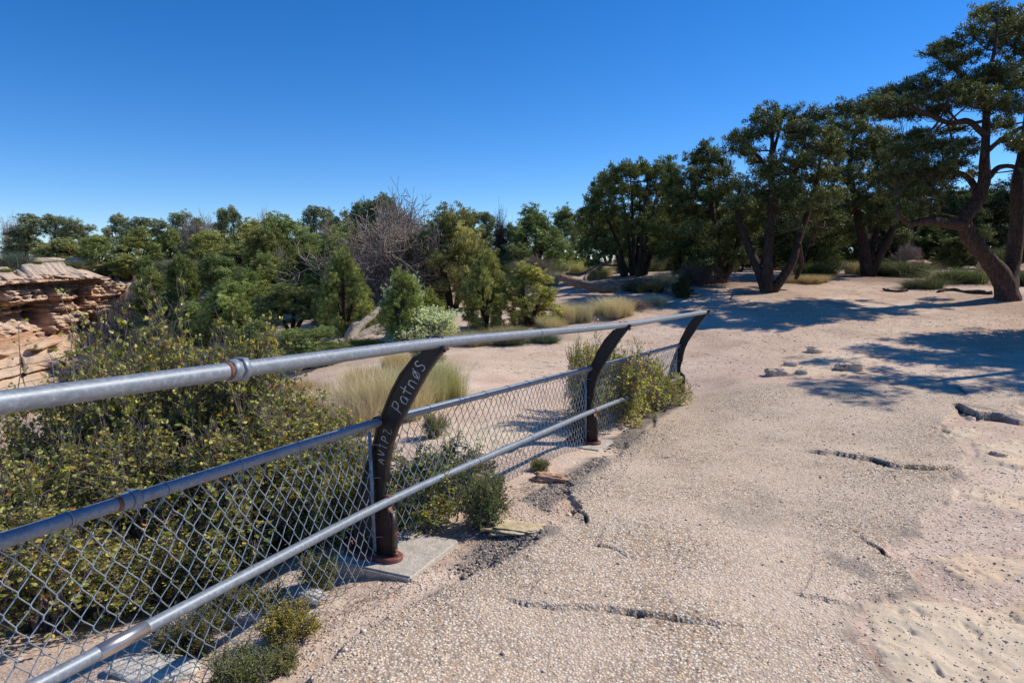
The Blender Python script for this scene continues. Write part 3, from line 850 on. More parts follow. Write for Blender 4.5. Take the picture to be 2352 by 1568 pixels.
# ------------------------------------------------------------------ rocks
def rockmesh(name, r, mat, seed, sx=1, sy=1, sz=.6, rough=.35, sub=5, freq=1.4, flat=True, layers=0):
    import bmesh
    bm = bmesh.new(); bmesh.ops.create_icosphere(bm, subdivisions=sub, radius=1)
    me = bpy.data.meshes.new(name); bm.to_mesh(me); bm.free()
    n = len(me.vertices); co = np.empty(n * 3); me.vertices.foreach_get('co', co); co = co.reshape(-1, 3)
    d = 1 + rough * fbm(co[:, 0] * freq + seed, co[:, 1] * freq, co[:, 2] * freq, 5, seed) * 1.5
    q = np.sign(co) * np.abs(co) ** .72
    co = q * d[:, None] * [sx * r, sy * r, sz * r]
    if layers:
        ph = co[:, 2] / (sz * r) * layers
        k = .10 * np.sin(ph * 2 * pi + 2 * fbm(co[:, 0] / r, co[:, 1] / r, o=2, s=seed)) + .1 * vnoise(np.floor(ph), np.zeros(n), s=seed)
        co[:, :2] *= (1 + k)[:, None]
    me.vertices.foreach_set('co', co.astype(np.float32).ravel())
    me.polygons.foreach_set('use_smooth', np.ones(len(me.polygons), bool))
    me.materials.append(M[mat]); me.update()
    return me
def rock(x, y, wpx, mat, label, seed, sx=1, sy=.7, sz=.4, sink=.25, name='rock', d=None, **k):
    p = G(x, y) if d is None else base_at(x, d)
    dd = (p - EYE) @ FW; r = wpx / 2 * dd / FPX
    o = link(name, rockmesh(name, r, mat, seed, sx, sy, sz, **k))
    o.location = p + np.array([0, 0, sz * r * (1 - sink * 2)]); o.rotation_euler[2] = seed * 1.3 % 1.2 - .6
    return tag(o, label, 'rock')
rock(1190,1218,150,'yellowrock','flat yellowish sandstone lump in the gravel between the first post and the path edge',3,1,.42,.10,.30, rough=.6, freq=2.6)
rock(1262,1104,70,'redrock','small reddish stone with a shadowed end below the chain link near the second post',4,1,.55,.34,.28, rough=.5, freq=2.2)
rock(350,1545,220,'whiterock','large flat white slab lying behind the railing at the bottom left',5,1,.42,.14,.2, rough=.2)
rock(555,1420,150,'whiterock','pale buff rock behind the railing left of the goldenbush',6,1,.45,.24,.2)
rock(720,1372,70,'whiterock','small pale stone beside the near concrete footing',61,1,.6,.3,.3)
rock(1780,862,44,'tanrock','tan rock lump, leftmost of those poking out of the dirt beyond the paving',7,1,.8,.5,.2, freq=2.5)
rock(1842,858,28,'tanrock','small tan stone next to the leftmost rock lump beyond the paving',8,1,.8,.4,.2)
rock(1948,850,56,'tanrock','wide tan rock lump at the edge of the tree shadow beyond the paving',9,1,.7,.4,.2, freq=2.3)
rock(1870,808,40,'tanrock','pale rock knob between two fingers of tree shadow',10,1,.7,.45,.25)
rock(1815,838,34,'tanrock','low crusty rock behind the leftmost lump beyond the paving',14,1,.7,.3,.25)
rock(2104,628,46,'redrock','dark rust coloured boulder beneath the big pinyon branch',11,1,.9,.78,.12, rough=.25, layers=2)
rock(2264,640,52,'tanrock','light boulder leaning behind the trunk of the big pinyon',12,.8,1,1.1,.2, rough=.25)
rock(2290,1050,36,'tanrock','brown stone among the pitted bedrock at the right edge',15,1,.8,.5,.3, freq=2)
rock(500,868,60,'tanrock','buff rock showing through the shrub tops on the slope',16,1,.8,.5,.3)
for k,(x,d,w,sz,lab) in enumerate([(192,57,78,.30,'square edged sandstone slab capping the cliff with a shadow under it'),(260,56,34,.5,'rounded orange block at the right end of the capping slab'),
    (305,60,62,.16,'thin pale ledge slab under the junipers right of the cliff top'),(110,58,90,.3,'pale rock shelf on the cliff top below the left junipers'),(287,50,26,.5,'orange knob balanced over the dark cleft'),
    (395,47,70,.25,'low pale ledge on the slope right of the dark cleft'),(575,38,60,.4,'tan outcrop between the hillside junipers'),(420,40,50,.3,'pinkish outcrop below the hillside junipers')]):
    rock(x,0,w,'cliffy' if False else 'redrock' if k in (1,4) else 'tanrock',lab,20+k,1,.7,sz,.1,'rock_slab',d=d,rough=.18,layers=1 if sz<.4 else 2)

cr_ = random.Random(12)
for k in range(26):
    x = cr_.uniform(10, 300) if k < 16 else cr_.uniform(320, 480); y = cr_.uniform(850, 905) if k < 16 else cr_.uniform(640, 780)
    rock(x, y, cr_.uniform(12, 34), ('tanrock', 'redrock')[k % 2], 'one of the broken sandstone blocks fallen below and beside the cliff', 60 + k, 1, cr_.uniform(.6, 1), cr_.uniform(.35, .7), .2, rough=.25, sub=3)['group'] = 'broken sandstone blocks around the cliff'
# concrete footings
def footing(P, n0, n1, t0, t1, i, label, h=.045):
    mb = MB(); gx, gt = 14, 14
    import bmesh
    corners = []
    bm = bmesh.new()
    vs = []
    for z in (-.12, .001):
        for (a, t) in ((n0, t0), (n1, t0), (n1, t1), (n0, t1)):
            q = fr(i, a, z, t); vs.append(bm.verts.new(tuple(q - posts[i])))
    b0, b1 = vs[:4], vs[4:]
    bm.faces.new(b1); bm.faces.new(b0[::-1])
    for k in range(4): bm.faces.new([b0[k], b0[(k + 1) % 4], b1[(k + 1) % 4], b1[k]])
    bmesh.ops.recalc_face_normals(bm, faces=bm.faces)
    bmesh.ops.bevel(bm, geom=list(bm.edges), offset=.010, segments=3, affect='EDGES')
    me = bpy.data.meshes.new('concrete_footing'); bm.to_mesh(me); bm.free(); me.materials.append(M['concrete'])
    o = link('concrete_footing', me, loc=tuple(posts[i])); tag(o, label, 'footing')
footing(PA, -.29, .215, -.135, .36, 1, 'square concrete pad under the nearest railing post')
footing(PB, -.25, .13, -.20, .20, 2, 'partly buried concrete pad under the second railing post')
footing(PC, -.22, .06, -.20, .20, 3, 'concrete pad under the last railing post')
footing(P0, -.27, .20, -.20, .27, 0, 'concrete pad under the railing post beside the viewer')

# ------------------------------------------------------------------ cliff
CAP = []
def build_cliff():
    nu, nz = 420, 300
    xs = np.linspace(-330, 322, nu)
    u = np.linspace(0, 1, nu)
    top = []; bot = []
    for k, x in enumerate(xs):
        dt = np.interp(x, [-330, 0, 160, 245, 262, 285, 322], [34, 42, 48, 51.5, 54.5, 53.5, 50.5])
        yt = np.interp(x, [-330, 0, 60, 150, 160, 232, 250, 268, 322], [640, 640, 628, 622, 628, 640, 650, 660, 700])
        yb = np.interp(x, [-330, 0, 180, 260, 300, 322], [890, 890, 880, 850, 800, 760])
        top.append(W(x, yt, dt)); bot.append(W(x, yb, dt - 3.0))
    top = np.array(top); bot = np.array(bot)
    v = np.linspace(0, 1, nz)
    P = top[:, None] * (1 - v)[None, :, None] + bot[:, None] * v[None, :, None]
    # back from the rim onto the plateau
    out = np.zeros(nu); out = np.stack([np.full(nu, .80), np.full(nu, -.60), np.zeros(nu)], -1)
    X = P[..., 0]; Zc = P[..., 2]
    warp = .35 * fbm(X * .16, Zc * .3, o=3, s=81)
    L = (Zc + warp + .8 * fbm(X * .05, Zc * .5, o=2, s=82)) * 1.0
    k = np.floor(L); f = L - k
    h1 = _h(k, np.floor(X * .10 + fbm(X * .2, k * .7, o=2, s=5)), k * 0, 7); h2 = _h(k, k * 0 + 3, k * 0, 9)
    lay = (h1 * .9 + h2 * .8) * (1 - .55 * f ** 3)
    L2 = (Zc + warp * .6) * 4.2; k2 = np.floor(L2); f2 = L2 - k2
    lay2 = _h(k2, np.floor(X * .5 + vnoise(X * .7, k2)), k2 * 0, 12) * .75 - .22 * np.exp(-((f2 - .0) / .12) ** 2)
    big = fbm(X * .13, Zc * .22, o=4, s=83) * 2.6
    blk = _h(np.floor(X * .42 + .8 * fbm(X * .3, Zc * .8, o=2, s=88)), np.floor(Zc * .55 + .5 * fbm(X * .2, Zc * .1, o=2, s=89)), k * 0, 19) * 1.7 - .8 + _h(np.floor(X * 1.1 + .6 * fbm(X * .6, Zc * 1.4, o=2, s=98)), np.floor(Zc * 1.6 + .5 * fbm(X * .4, Zc * .2, o=2, s=99)), k * 0, 29) * .7
    xpx = xs[:, None] + 0 * v[None]
    ypx_ = np.interp(u, [0, 1], [0, 1])[:, None] * 0 + (640 + v[None] * 245)
    def alc(cx, cy, rx, ry, dp): return dp * np.exp(-(((xpx - cx) / rx) ** 4 + ((ypx_ - cy) / ry) ** 4))
    dent = alc(30, 733, 62, 24, 1.7) + alc(80, 735, 16, 34, 2.0) + alc(45, 815, 16, 42, 2.4) + alc(110, 838, 45, 22, 2.0) + alc(210, 750, 22, 24, 1.6) + alc(168, 690, 8, 30, 1.4) + alc(-120, 760, 60, 25, 2.5)
    disp = lay * 1.2 + lay2 + big * .6 + blk - dent + fbm(X * 1.2 + P[..., 1] * .9, Zc * 2.2, P[..., 1] * 1.2, o=5, s=85) * 1.25
    crv = np.abs(vnoise(X * .33, Zc * .05, s=91)); disp -= 1.0 * sstep(.06, .0, crv)
    P = P + out[:, None] * disp[..., None]
    # cap: strip running back
    cap = [P[:, 0]]
    for b_ in (1.5, 4, 8, 13, 18):
        q = top + np.array([-.45, .9, 0]) * b_; q[:, 2] = H(q[:, 0], q[:, 1]) + .05 if b_ > 14 else np.maximum(H(q[:, 0], q[:, 1]) + .05, top[:, 2] - .1 + .5 * np.floor(2 + 3 * fbm(q[:, 0] * .5, q[:, 1] * .5, s=4)) / 2)
        cap.append(q)
    CAP.extend([tuple(cap[q_][k_]) for q_ in (1, 2, 3) for k_ in range(150, 400, 9)])
    cap = np.array(cap[::-1][:-1]).transpose(1, 0, 2)
    A = np.concatenate([cap, P], 1); n2 = A.shape[1]
    i = np.arange(nu - 1)[:, None]; j = np.arange(n2 - 1)[None]
    F = np.stack([i * n2 + j, i * n2 + j + 1, (i + 1) * n2 + j + 1, (i + 1) * n2 + j], -1).reshape(-1, 4)
    me = mesh_np('cliff', A.reshape(-1, 3), [F], False, None, [M['cliff']])
    o = link('cliff', me); tag(o, kind='structure')
    # lower ledge
    nu, nz = 260, 90
    xs = np.linspace(-300, 262, nu)
    T = np.array([W(x, 800 + 9 * sin(x * .05) + 7 * sin(x * .13 + 1) + (20 if x < 50 else 0) + max(0, x - 215) * .5, np.interp(x, [-300, 0, 262], [30, 36.5, 44])) for x in xs]); B = np.array([W(x, 905, np.interp(x, [-300, 0, 262], [28, 34, 41])) for x in xs])
    v = np.linspace(0, 1, nz); P = T[:, None] * (1 - v)[None, :, None] + B[:, None] * v[None, :, None]
    X = P[..., 0]; Zc = P[..., 2]; L = Zc * 3.0 + .5 * fbm(X * .3, Zc, o=2, s=3); k = np.floor(L); f = L - k
    disp = _h(k, np.floor(X * .25 + vnoise(X, k)), k * 0, 17) * .9 * (1 - .5 * f ** 3) + fbm(X * .5, Zc * .8, o=4, s=87) * 1.1
    P = P + out[0][None, None] * disp[..., None]
    cap = np.array([T + np.array([0, b_, .0 + .02 * b_]) + np.c_[np.zeros(nu), np.zeros(nu), .5 * fbm(T[:, 0] * .9, T[:, 1] * .5 + b_, s=6)] for b_ in (7, 5, 3.5, 2, 1)]).transpose(1, 0, 2)
    A = np.concatenate([cap, P], 1); n2 = A.shape[1]
    i = np.arange(nu - 1)[:, None]; j = np.arange(n2 - 1)[None]
    F = np.stack([i * n2 + j, i * n2 + j + 1, (i + 1) * n2 + j + 1, (i + 1) * n2 + j], -1).reshape(-1, 4)
    o = link('cliff_ledge', mesh_np('cliff_ledge', A.reshape(-1, 3), [F], False, None, [M['cliff']])); tag(o, kind='structure')
build_cliff()

# ------------------------------------------------------------------ foliage
def unit(n, rng):
    v = rng.normal(size=(n, 3)); return v / np.linalg.norm(v, axis=1)[:, None]
def leaves(rng, C, per, spread, ll, lw, up=.35, outdir=None, tone=None, outk=.8):
    """spiky triangles bursting from clump centres C"""
    m = len(C); n = m * per
    c = np.repeat(C, per, 0)
    sp = np.repeat(spread, per)[:, None] if hasattr(spread, '__len__') else spread
    off = unit(n, rng) * (rng.random((n, 1)) ** .4)
    o = c + off * sp * np.array([1, 1, .85])
    od = np.repeat(outdir, per, 0) if outdir is not None else off
    d = off * .55 + np.array([0, 0, up]) + od * .25 + unit(n, rng) * .75
    d /= np.linalg.norm(d, axis=1)[:, None]
    l = ll * (.6 + .8 * rng.random((n, 1))); w = lw * (.7 + .6 * rng.random((n, 1)))
    on = off * 1.1 + od * .55 + unit(n, rng) * .35
    s = np.cross(d, on); s /= np.linalg.norm(s, axis=1)[:, None] + 1e-9
    v = np.stack([o - s * w / 2, o + s * w / 2, o + d * l], 1).reshape(-1, 3)
    t = np.arange(n * 3).reshape(-1, 3)
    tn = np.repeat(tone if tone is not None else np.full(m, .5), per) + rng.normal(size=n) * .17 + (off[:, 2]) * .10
    return v, t, np.repeat(np.clip(tn, 0, 1), 3)

def puff_clumps(rng, puffs, dens, csize):
    """fill ellipsoids with clump centres, mostly near the surface"""
    C = []; Dr = []; T = []
    for (c, r) in puffs:
        c = np.array(c); r = np.array(r)
        area = (r[0] * r[1] + r[0] * r[2] + r[1] * r[2])
        n = max(4, int(dens * area / csize ** 2))
        u = unit(n, rng); u = u[u[:, 2] > -.75]
        k = rng.random(len(u)) ** .38
        k = k * (.86 + .45 * fbm(u[:, 0] * 2 + c[0], u[:, 1] * 2 + c[1], u[:, 2] * 2, 2, 3) * 1.5 + .1)
        C.append(c + u * r * k[:, None]); Dr.append(u)
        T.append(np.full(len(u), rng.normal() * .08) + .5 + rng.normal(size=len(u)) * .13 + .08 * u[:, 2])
    return np.vstack(C), np.vstack(Dr), np.concatenate(T)

def bez(a, b, mid, n=6):
    t = np.linspace(0, 1, n)[:, None]
    return a * (1 - t) ** 2 + 2 * mid * t * (1 - t) + b * t ** 2
TWIGS = {}
def make_tree(limbs, puffs, seed, kind='pinyon', dens=1.0, csize=.22, per=60, ll=.09, lw=.03, bark='bark', twigs=True, sides=10, up=.35, bare=0, name='pine_tree'):
    """limbs: list of (pts, radii) in local space; returns (crown mesh, trunk mesh)"""
    rng = np.random.default_rng(seed)
    tb = MB()
    LP = []; LR = []
    for k, (pts, rad) in enumerate(limbs):
        pts = np.array(pts, float); rad = np.array(rad, float)
        m = max(8, len(pts) * 5); tt = np.linspace(0, len(pts) - 1, m); ii = np.arange(len(pts))
        # catmull style smoothing through linear + relax
        q = np.c_[[np.interp(tt, ii, pts[:, c]) for c in range(3)]].T; r = np.interp(tt, ii, rad)
        for _ in range(3): q[1:-1] = q[1:-1] * .5 + (q[:-2] + q[2:]) * .25
        q[1:] += rng.normal(size=(m - 1, 3)) * r[1:, None] * .04
        tb.tube(q, r, sides, rough=.12, seed=seed + k)
        LP.append(q); LR.append(r)
    LP = np.vstack(LP); LR = np.concatenate(LR)
    C, Dr, T = puff_clumps(rng, puffs, dens, csize)
    # boughs to the puffs
    s0 = []; s1 = []; ra = []; rb_ = []
    for (c, r) in puffs:
        c = np.array(c)
        sc = np.linalg.norm(LP - c, axis=1) + .6 * np.maximum(0, LP[:, 2] - c[2]); k = int(np.argmin(sc))
        a = LP[k]; mid = (a + c) / 2 + rng.normal(size=3) * .12 * np.linalg.norm(c - a) - np.array([0, 0, .05])
        b = bez(a, c, mid, 7); rr = min(LR[k] * .6, .012 + .02 * float(np.mean(r)) + .008 * np.linalg.norm(c - a))
        tb.tube(b, np.linspace(rr, rr * .35, 7), 5, cap=False)
        if twigs:
            near_ = C[np.linalg.norm((C - c) / np.array(r), axis=1) < 1.15]
            if len(near_):
                for w in near_[rng.integers(0, len(near_), int(10 + 10 * bare))]:
                    st = b[rng.integers(3, 7)]; md = (st + w) / 2 + rng.normal(size=3) * .08 * np.linalg.norm(w - st)
                    s0 += [st, md]; s1 += [md, w]; ra += [rr * .35, rr * .22]; rb_ += [rr * .22, rr * .08]
    wb = MB()
    if s0: wb.segs(s0, s1, np.maximum(np.array(ra), .006), np.maximum(np.array(rb_), .004), 3)
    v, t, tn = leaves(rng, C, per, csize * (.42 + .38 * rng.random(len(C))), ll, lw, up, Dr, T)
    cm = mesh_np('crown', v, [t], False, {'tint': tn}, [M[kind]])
    tm = tb.mesh('trunk', M[bark], True)
    if s0: TWIGS[tm.name] = wb.mesh('twigs', M['deadtwig'])
    return cm, tm

def tree_obj(name, base, label, cat, cm, tm, color=(1, 1, 1), group=None, scale=(1, 1, 1), rz=0, barkcol=(1, 1, 1)):
    e = empty(name, tuple(base), label, cat, group, rz); e.scale = scale
    if cm is not None:
        c = link('crown', cm, e); c.color = (*color, 1)
    if tm is not None:
        t = link('trunk' if cat == 'tree' else 'stems', tm, e); t.color = (*barkcol, 1)
        if tm.name in TWIGS: w_ = link('twigs', TWIGS[tm.name], e); w_.color = (.75, .7, .66, 1)
    return e

def px_tree(base, d, limbs, puffs, seed, **k):
    """limbs/puffs surveyed in picture columns/rows at the tree's own depth"""
    s = d / FPX
    def loc(x, y, dd=0): return W(x, y, d + dd) - base
    L = []
    for pts, rad in limbs: L.append(([loc(*p) for p in pts], rad))
    Pf = []
    rng = np.random.default_rng(seed + 500)
    for p in puffs:
        x, y, rx, ry = p[:4]; dd = p[4] if len(p) > 4 else rng.uniform(-1, 1) * .9
        Pf.append((loc(x, y, dd), (rx * s * 1.12, (rx * s) * 1.1, ry * s * 1.15)))
    return make_tree(L, Pf, seed, **k)
def fill(x0, y0, x1, y1, n, r, rng, squash=.62, dd=1.5, edge=None):
    out = []
    for _ in range(n):
        rr = r * rng.uniform(.7, 1.25)
        out.append((rng.uniform(x0, x1), rng.uniform(y0, y1), rr, rr * squash, rng.uniform(-dd, dd)))
    return out

# ---- the big pinyon at the right
rg = random.Random(5)
d = 16.3; B = base_at(2312, d); by = ypx(B)
limbs = [
 ([(2312, by + 8), (2306, 640), (2262, 585), (2222, 545), (2212, 505, -.1), (2245, 465), (2262, 420), (2262, 350), (2266, 280), (2262, 200), (2285, 120), (2290, 60)], [.29, .24, .185, .17, .155, .14, .125, .10, .08, .06, .04, .03]),
 ([(2312, by + 8), (2320, 640, .2), (2330, 580, .3), (2338, 500, .3), (2335, 430, .3), (2350, 360, .4), (2362, 260, .5), (2370, 150, .5), (2360, 70, .4)], [.26, .20, .16, .15, .14, .12, .09, .06, .04]),
 ([(2215, 520, -.1), (2170, 512, -.4), (2120, 507, -.6), (2085, 516, -.8), (2060, 490, -1.0)], [.13, .11, .09, .055, .03]),
 ([(2250, 450), (2225, 405, .3), (2180, 392, .6), (2140, 408, .8), (2100, 400, .9)], [.09, .08, .06, .045, .03]),
 ([(2262, 310), (2225, 275, -.5), (2180, 285, -.8), (2130, 262, -1.0), (2080, 240, -1.1), (2040, 230, -1.2)], [.08, .07, .055, .045, .035, .025]),
 ([(2264, 240), (2210, 170, .4), (2150, 130, .6), (2110, 120, .7)], [.06, .05, .035, .02]),
 ([(2262, 420), (2290, 385, .2), (2320, 380, .3), (2350, 395, .5), (2400, 380, .6)], [.07, .06, .05, .045, .03]),
 ([(2265, 350), (2300, 320, -.4), (2350, 290, -.8), (2400, 280, -.9)], [.06, .05, .04, .025]),
 ([(2340, 420, .3), (2400, 330, .4), (2460, 280, .5)], [.10, .07, .04]),
]
puffs = [(2290,40,42,26,0),(2250,35,30,20,.5),(2340,60,42,30,-.4),(2235,75,36,24,-.6),(2300,100,50,30,.6),(2190,105,36,20,.3),(2150,118,30,18,-.2),(2220,130,40,22,.9),(2360,120,46,32,.4),
 (2290,165,46,26,-.9),(2230,185,40,20,.2),(2340,190,46,28,-.5),(2130,190,34,18,-.7),(2090,205,38,20,.1),(2050,220,36,20,-.3),(2015,238,30,20,-.6),(2080,235,40,18,-1.1),(2130,225,46,22,.8),(2185,215,44,22,-1.0),(2240,225,48,22,-1.4),
 (2290,240,44,22,-.9),(2350,250,46,30,.2),(2120,262,40,14,.5),(2030,262,34,14,-.2),(2380,180,46,40,0),(2400,60,50,36,.2),(2420,270,46,36,.3),
 (2120,345,44,26,-.6),(2075,350,40,24,-.2),(2165,335,44,24,.4),(2210,350,36,20,-1.1),(2100,385,46,26,.6),(2060,400,42,26,-.9),(2150,385,46,20,-.8),(2200,380,34,16,.9),(2060,440,44,28,.2),(2105,445,46,26,-.4),(2140,430,36,20,1.0),
 (2085,480,40,22,-.7),(2120,475,34,16,.5),(2330,330,36,22,-.8),(2370,330,40,26,0),(2240,400,22,12,1.3),(2360,430,34,22,1.4),(2400,400,40,30,.6),(2300,290,36,18,1.0),(2190,300,30,13,1.2),(2180,150,40,20,-.5),(2160,250,44,18,0),(2200,205,44,24,.6),(2270,205,50,28,.8),(2330,60,44,30,.8),(2020,250,30,16,.4),(2065,260,36,16,.8),(2130,310,34,16,-.3),(2090,320,34,18,.5),(2050,350,34,20,.9),(2170,410,40,22,.3),(2210,330,36,20,.9),(2400,120,50,40,.9),(2100,420,44,24,1.1)]
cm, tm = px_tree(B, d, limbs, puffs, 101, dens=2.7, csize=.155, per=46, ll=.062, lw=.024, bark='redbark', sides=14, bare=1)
tree_obj('pinyon_tree', B, 'biggest pinyon at the right edge with a thick forked reddish trunk and bare low branch', 'tree', cm, tm, (1.3, 1.24, .95))

# ---- two-trunk pinyon
d = 23.; B = base_at(1995, d); by = ypx(B)
limbs = [([(1993, by + 5), (1988, 590), (1980, 545), (1972, 500), (1960, 440), (1950, 380), (1960, 320), (1975, 260)], [.22, .19, .16, .13, .10, .08, .05, .03]),
 ([(1998, by + 5), (2012, 600), (2035, 560), (2052, 525), (2060, 480), (2070, 430)], [.19, .155, .13, .10, .07, .04]),
 ([(2000, 600), (2008, 560, .3), (2015, 520, .4), (2020, 460, .5), (2015, 380, .4)], [.13, .11, .09, .06, .04]),
 ([(1960, 440), (1930, 400), (1905, 350)], [.07, .05, .03])]
puffs = [(1960,245,34,22,0),(1995,262,32,22,.3),(1930,260,30,22,-.4),(1925,300,34,24,.5),(1975,300,42,26,-.8),(2015,320,40,26,.1),(1900,340,30,24,.2),(1945,350,44,28,-.6),(1995,360,46,28,.9),(2040,370,40,28,-.4),
 (1915,395,40,26,.9),(1965,405,46,28,-1),(2020,415,44,28,.2),(2060,420,36,26,-.2),(1900,440,34,24,-.2),(1945,450,44,26,.9),(1995,460,44,26,-.9),(2045,470,42,26,.4),(1930,490,34,20,-.3),(1975,500,34,18,.9),(2020,505,40,20,-.5),(2060,510,32,20,.7),(1900,485,30,20,.9),(1950,530,34,20,1.4),(2085,480,34,24,.4),(2080,430,34,26,-.6),(2000,230,28,18,.2),(2040,330,40,26,.6),(1985,545,26,14,1.6),(2070,545,30,18,1.2)]
cm, tm = px_tree(B, d, limbs, puffs, 102, dens=2.9, csize=.19, per=42, ll=.080, lw=.031, sides=10)
tree_obj('pinyon_tree', B, 'dark pinyon with a V shaped double trunk standing left of the biggest one', 'tree', cm, tm, (1.15, 1.12, .88))

# ---- central pinyon
d = 18.; B = base_at(1765, d); by = ypx(B)
limbs = [([(1762, by + 5), (1762, 620), (1765, 560), (1772, 500), (1775, 440), (1770, 380), (1775, 320), (1768, 270)], [.17, .14, .125, .11, .095, .07, .05, .03]),
 ([(1770, by + 5), (1800, 632), (1822, 600), (1832, 555, .1), (1852, 500, .2), (1868, 450, .3), (1880, 400, .3), (1888, 330, .3)], [.15, .12, .108, .095, .08, .06, .045, .03]),
 ([(1758, by + 3), (1745, 625, .2), (1722, 575, .4), (1705, 530, .5), (1690, 480, .5), (1700, 430, .5)], [.13, .12, .10, .08, .06, .035]),
 ([(1835, 560), (1842, 610, .6), (1828, 640, .6)], [.06, .06, .05]),
 ([(1772, 470), (1810, 420, -.4), (1840, 370, -.6), (1850, 310, -.6)], [.09, .07, .05, .03]),
 ([(1772, 400), (1735, 350, -.3), (1700, 335, -.4)], [.06, .045, .025]),
 ([(1776, 350), (1790, 300, .3), (1800, 262, .3)], [.05, .035, .02])]
puffs = [(1765,258,30,20,0),(1800,265,26,20,.3),(1740,275,26,18,-.3),(1735,310,34,20,.3),(1700,315,30,16,-.1),(1675,320,24,12,.2),(1720,345,30,16,-.5),(1770,300,26,14,.7),(1845,268,32,20,.1),(1880,270,30,20,-.4),(1815,290,22,14,-.2),
 (1860,305,38,22,-.6),(1900,300,30,22,.5),(1830,330,34,20,.4),(1880,345,40,24,.8),(1910,350,32,24,-.3),(1790,370,30,16,-.7),(1735,372,28,14,.6),(1845,375,42,22,-.8),(1790,400,40,22,.5),(1750,405,34,20,-.5),(1900,400,38,24,.3),
 (1850,415,42,24,.9),(1810,435,42,24,-.9),(1760,440,36,22,.7),(1720,430,30,20,.2),(1880,450,38,22,-.6),(1915,445,30,22,.9),(1840,470,36,20,-1.0),(1790,485,34,18,1.0),(1730,480,34,20,.6),(1700,470,34,22,-.4),(1745,515,26,14,1.1),(1850,500,28,16,1.1),(1820,520,22,12,-1.2),(1690,510,34,22,.9),(1720,530,30,18,1.4),(1885,480,36,24,.9),(1910,510,32,22,1.2),(1800,455,34,20,1.1),(1870,530,30,20,1.5),(1770,290,34,22,-.4),(1830,300,34,22,.5),(1905,335,34,24,-.7),(1700,345,34,18,.5)]
cm, tm = px_tree(B, d, limbs, puffs, 103, dens=2.8, csize=.165, per=42, ll=.066, lw=.026, sides=12, bare=1)
tree_obj('pinyon_tree', B, 'tall pinyon with dark trunks splitting low over the open dirt at centre right', 'tree', cm, tm, (1.3, 1.26, .95))

# ---- pinyon left of it
d = 20.; B = base_at(1650, d); by = ypx(B)
limbs = [([(1655, by + 5), (1650, 600), (1640, 540), (1635, 470), (1625, 400), (1625, 350)], [.17, .14, .12, .09, .06, .03]), ([(1655, by), (1690, 590), (1705, 520), (1710, 470)], [.16, .12, .08, .04])]
puffs = [(1620,345,28,18,0),(1600,370,30,20,.4),(1645,365,32,22,-.4),(1660,400,34,22,.5),(1615,405,42,24,-.6),(1580,410,28,22,.2),(1680,430,30,22,-.2),(1600,450,46,26,.6),(1650,450,48,26,-.8),(1575,480,36,26,-.2),(1625,495,50,28,.9),(1680,485,46,26,.4),
 (1600,535,46,28,-.9),(1655,535,50,28,.8),(1700,530,40,26,-.3),(1580,570,34,22,.4),(1630,580,46,26,-.5),(1680,580,44,24,.9),(1610,610,34,18,-.6),(1710,590,30,20,-.6),(1665,615,32,14,.3)]
cm, tm = px_tree(B, d, limbs, puffs, 104, dens=3.1, csize=.18, per=42, ll=.072, lw=.029)
tree_obj('pinyon_tree', B, 'dense domed pinyon reaching to the ground between the big juniper and the tall pinyon', 'tree', cm, tm, (1.15, 1.12, .85))

# ---- the many-stemmed juniper
d = 21.5; B = base_at(1455, d); by = ypx(B)
limbs = []
for k, (bx, tx, ty) in enumerate([(1440, 1380, 470), (1452, 1425, 430), (1462, 1470, 420), (1470, 1510, 440), (1475, 1545, 480), (1480, 1560, 540), (1432, 1360, 540), (1458, 1448, 400), (1466, 1490, 400)]):
    dd = rg.uniform(-.6, .6)
    limbs.append(([(bx, by + 5, dd * .3), ((bx * .75 + tx * .25), by - 60, dd * .6), ((bx + tx) / 2 + rg.uniform(-4, 4), (by + ty) / 2 - 10, dd), (tx, ty, dd)], [.075, .06, .045, .02]))
puffs = []
for (x, y) in [(1385,425),(1410,405),(1440,400),(1470,398),(1500,395),(1530,388),(1550,410),(1360,455),(1395,450),(1430,440),(1465,440),(1500,440),(1535,445),(1560,450),(1350,490),(1380,495),(1420,485),(1460,480),(1500,485),(1540,490),(1565,500),(1345,530),(1375,540),(1415,530),(1455,520),(1495,530),(1535,535),(1565,545),(1350,570),(1385,575),(1540,575),(1570,585),(1420,565),(1500,565),(1365,600),(1555,610)]:
    puffs.append((x + rg.uniform(-6, 6), y + rg.uniform(-6, 6), 27, 25, rg.uniform(-1.2, 1.2)))
cm, tm = px_tree(B, d, limbs, puffs, 105, kind='juniper', dens=3.1, csize=.17, per=42, ll=.075, lw=.029, up=.8, bare=1)
tree_obj('juniper_tree', B, 'broad olive green juniper with many upright stems and a flat bumpy top', 'tree', cm, tm, (1.25, 1.22, .92))

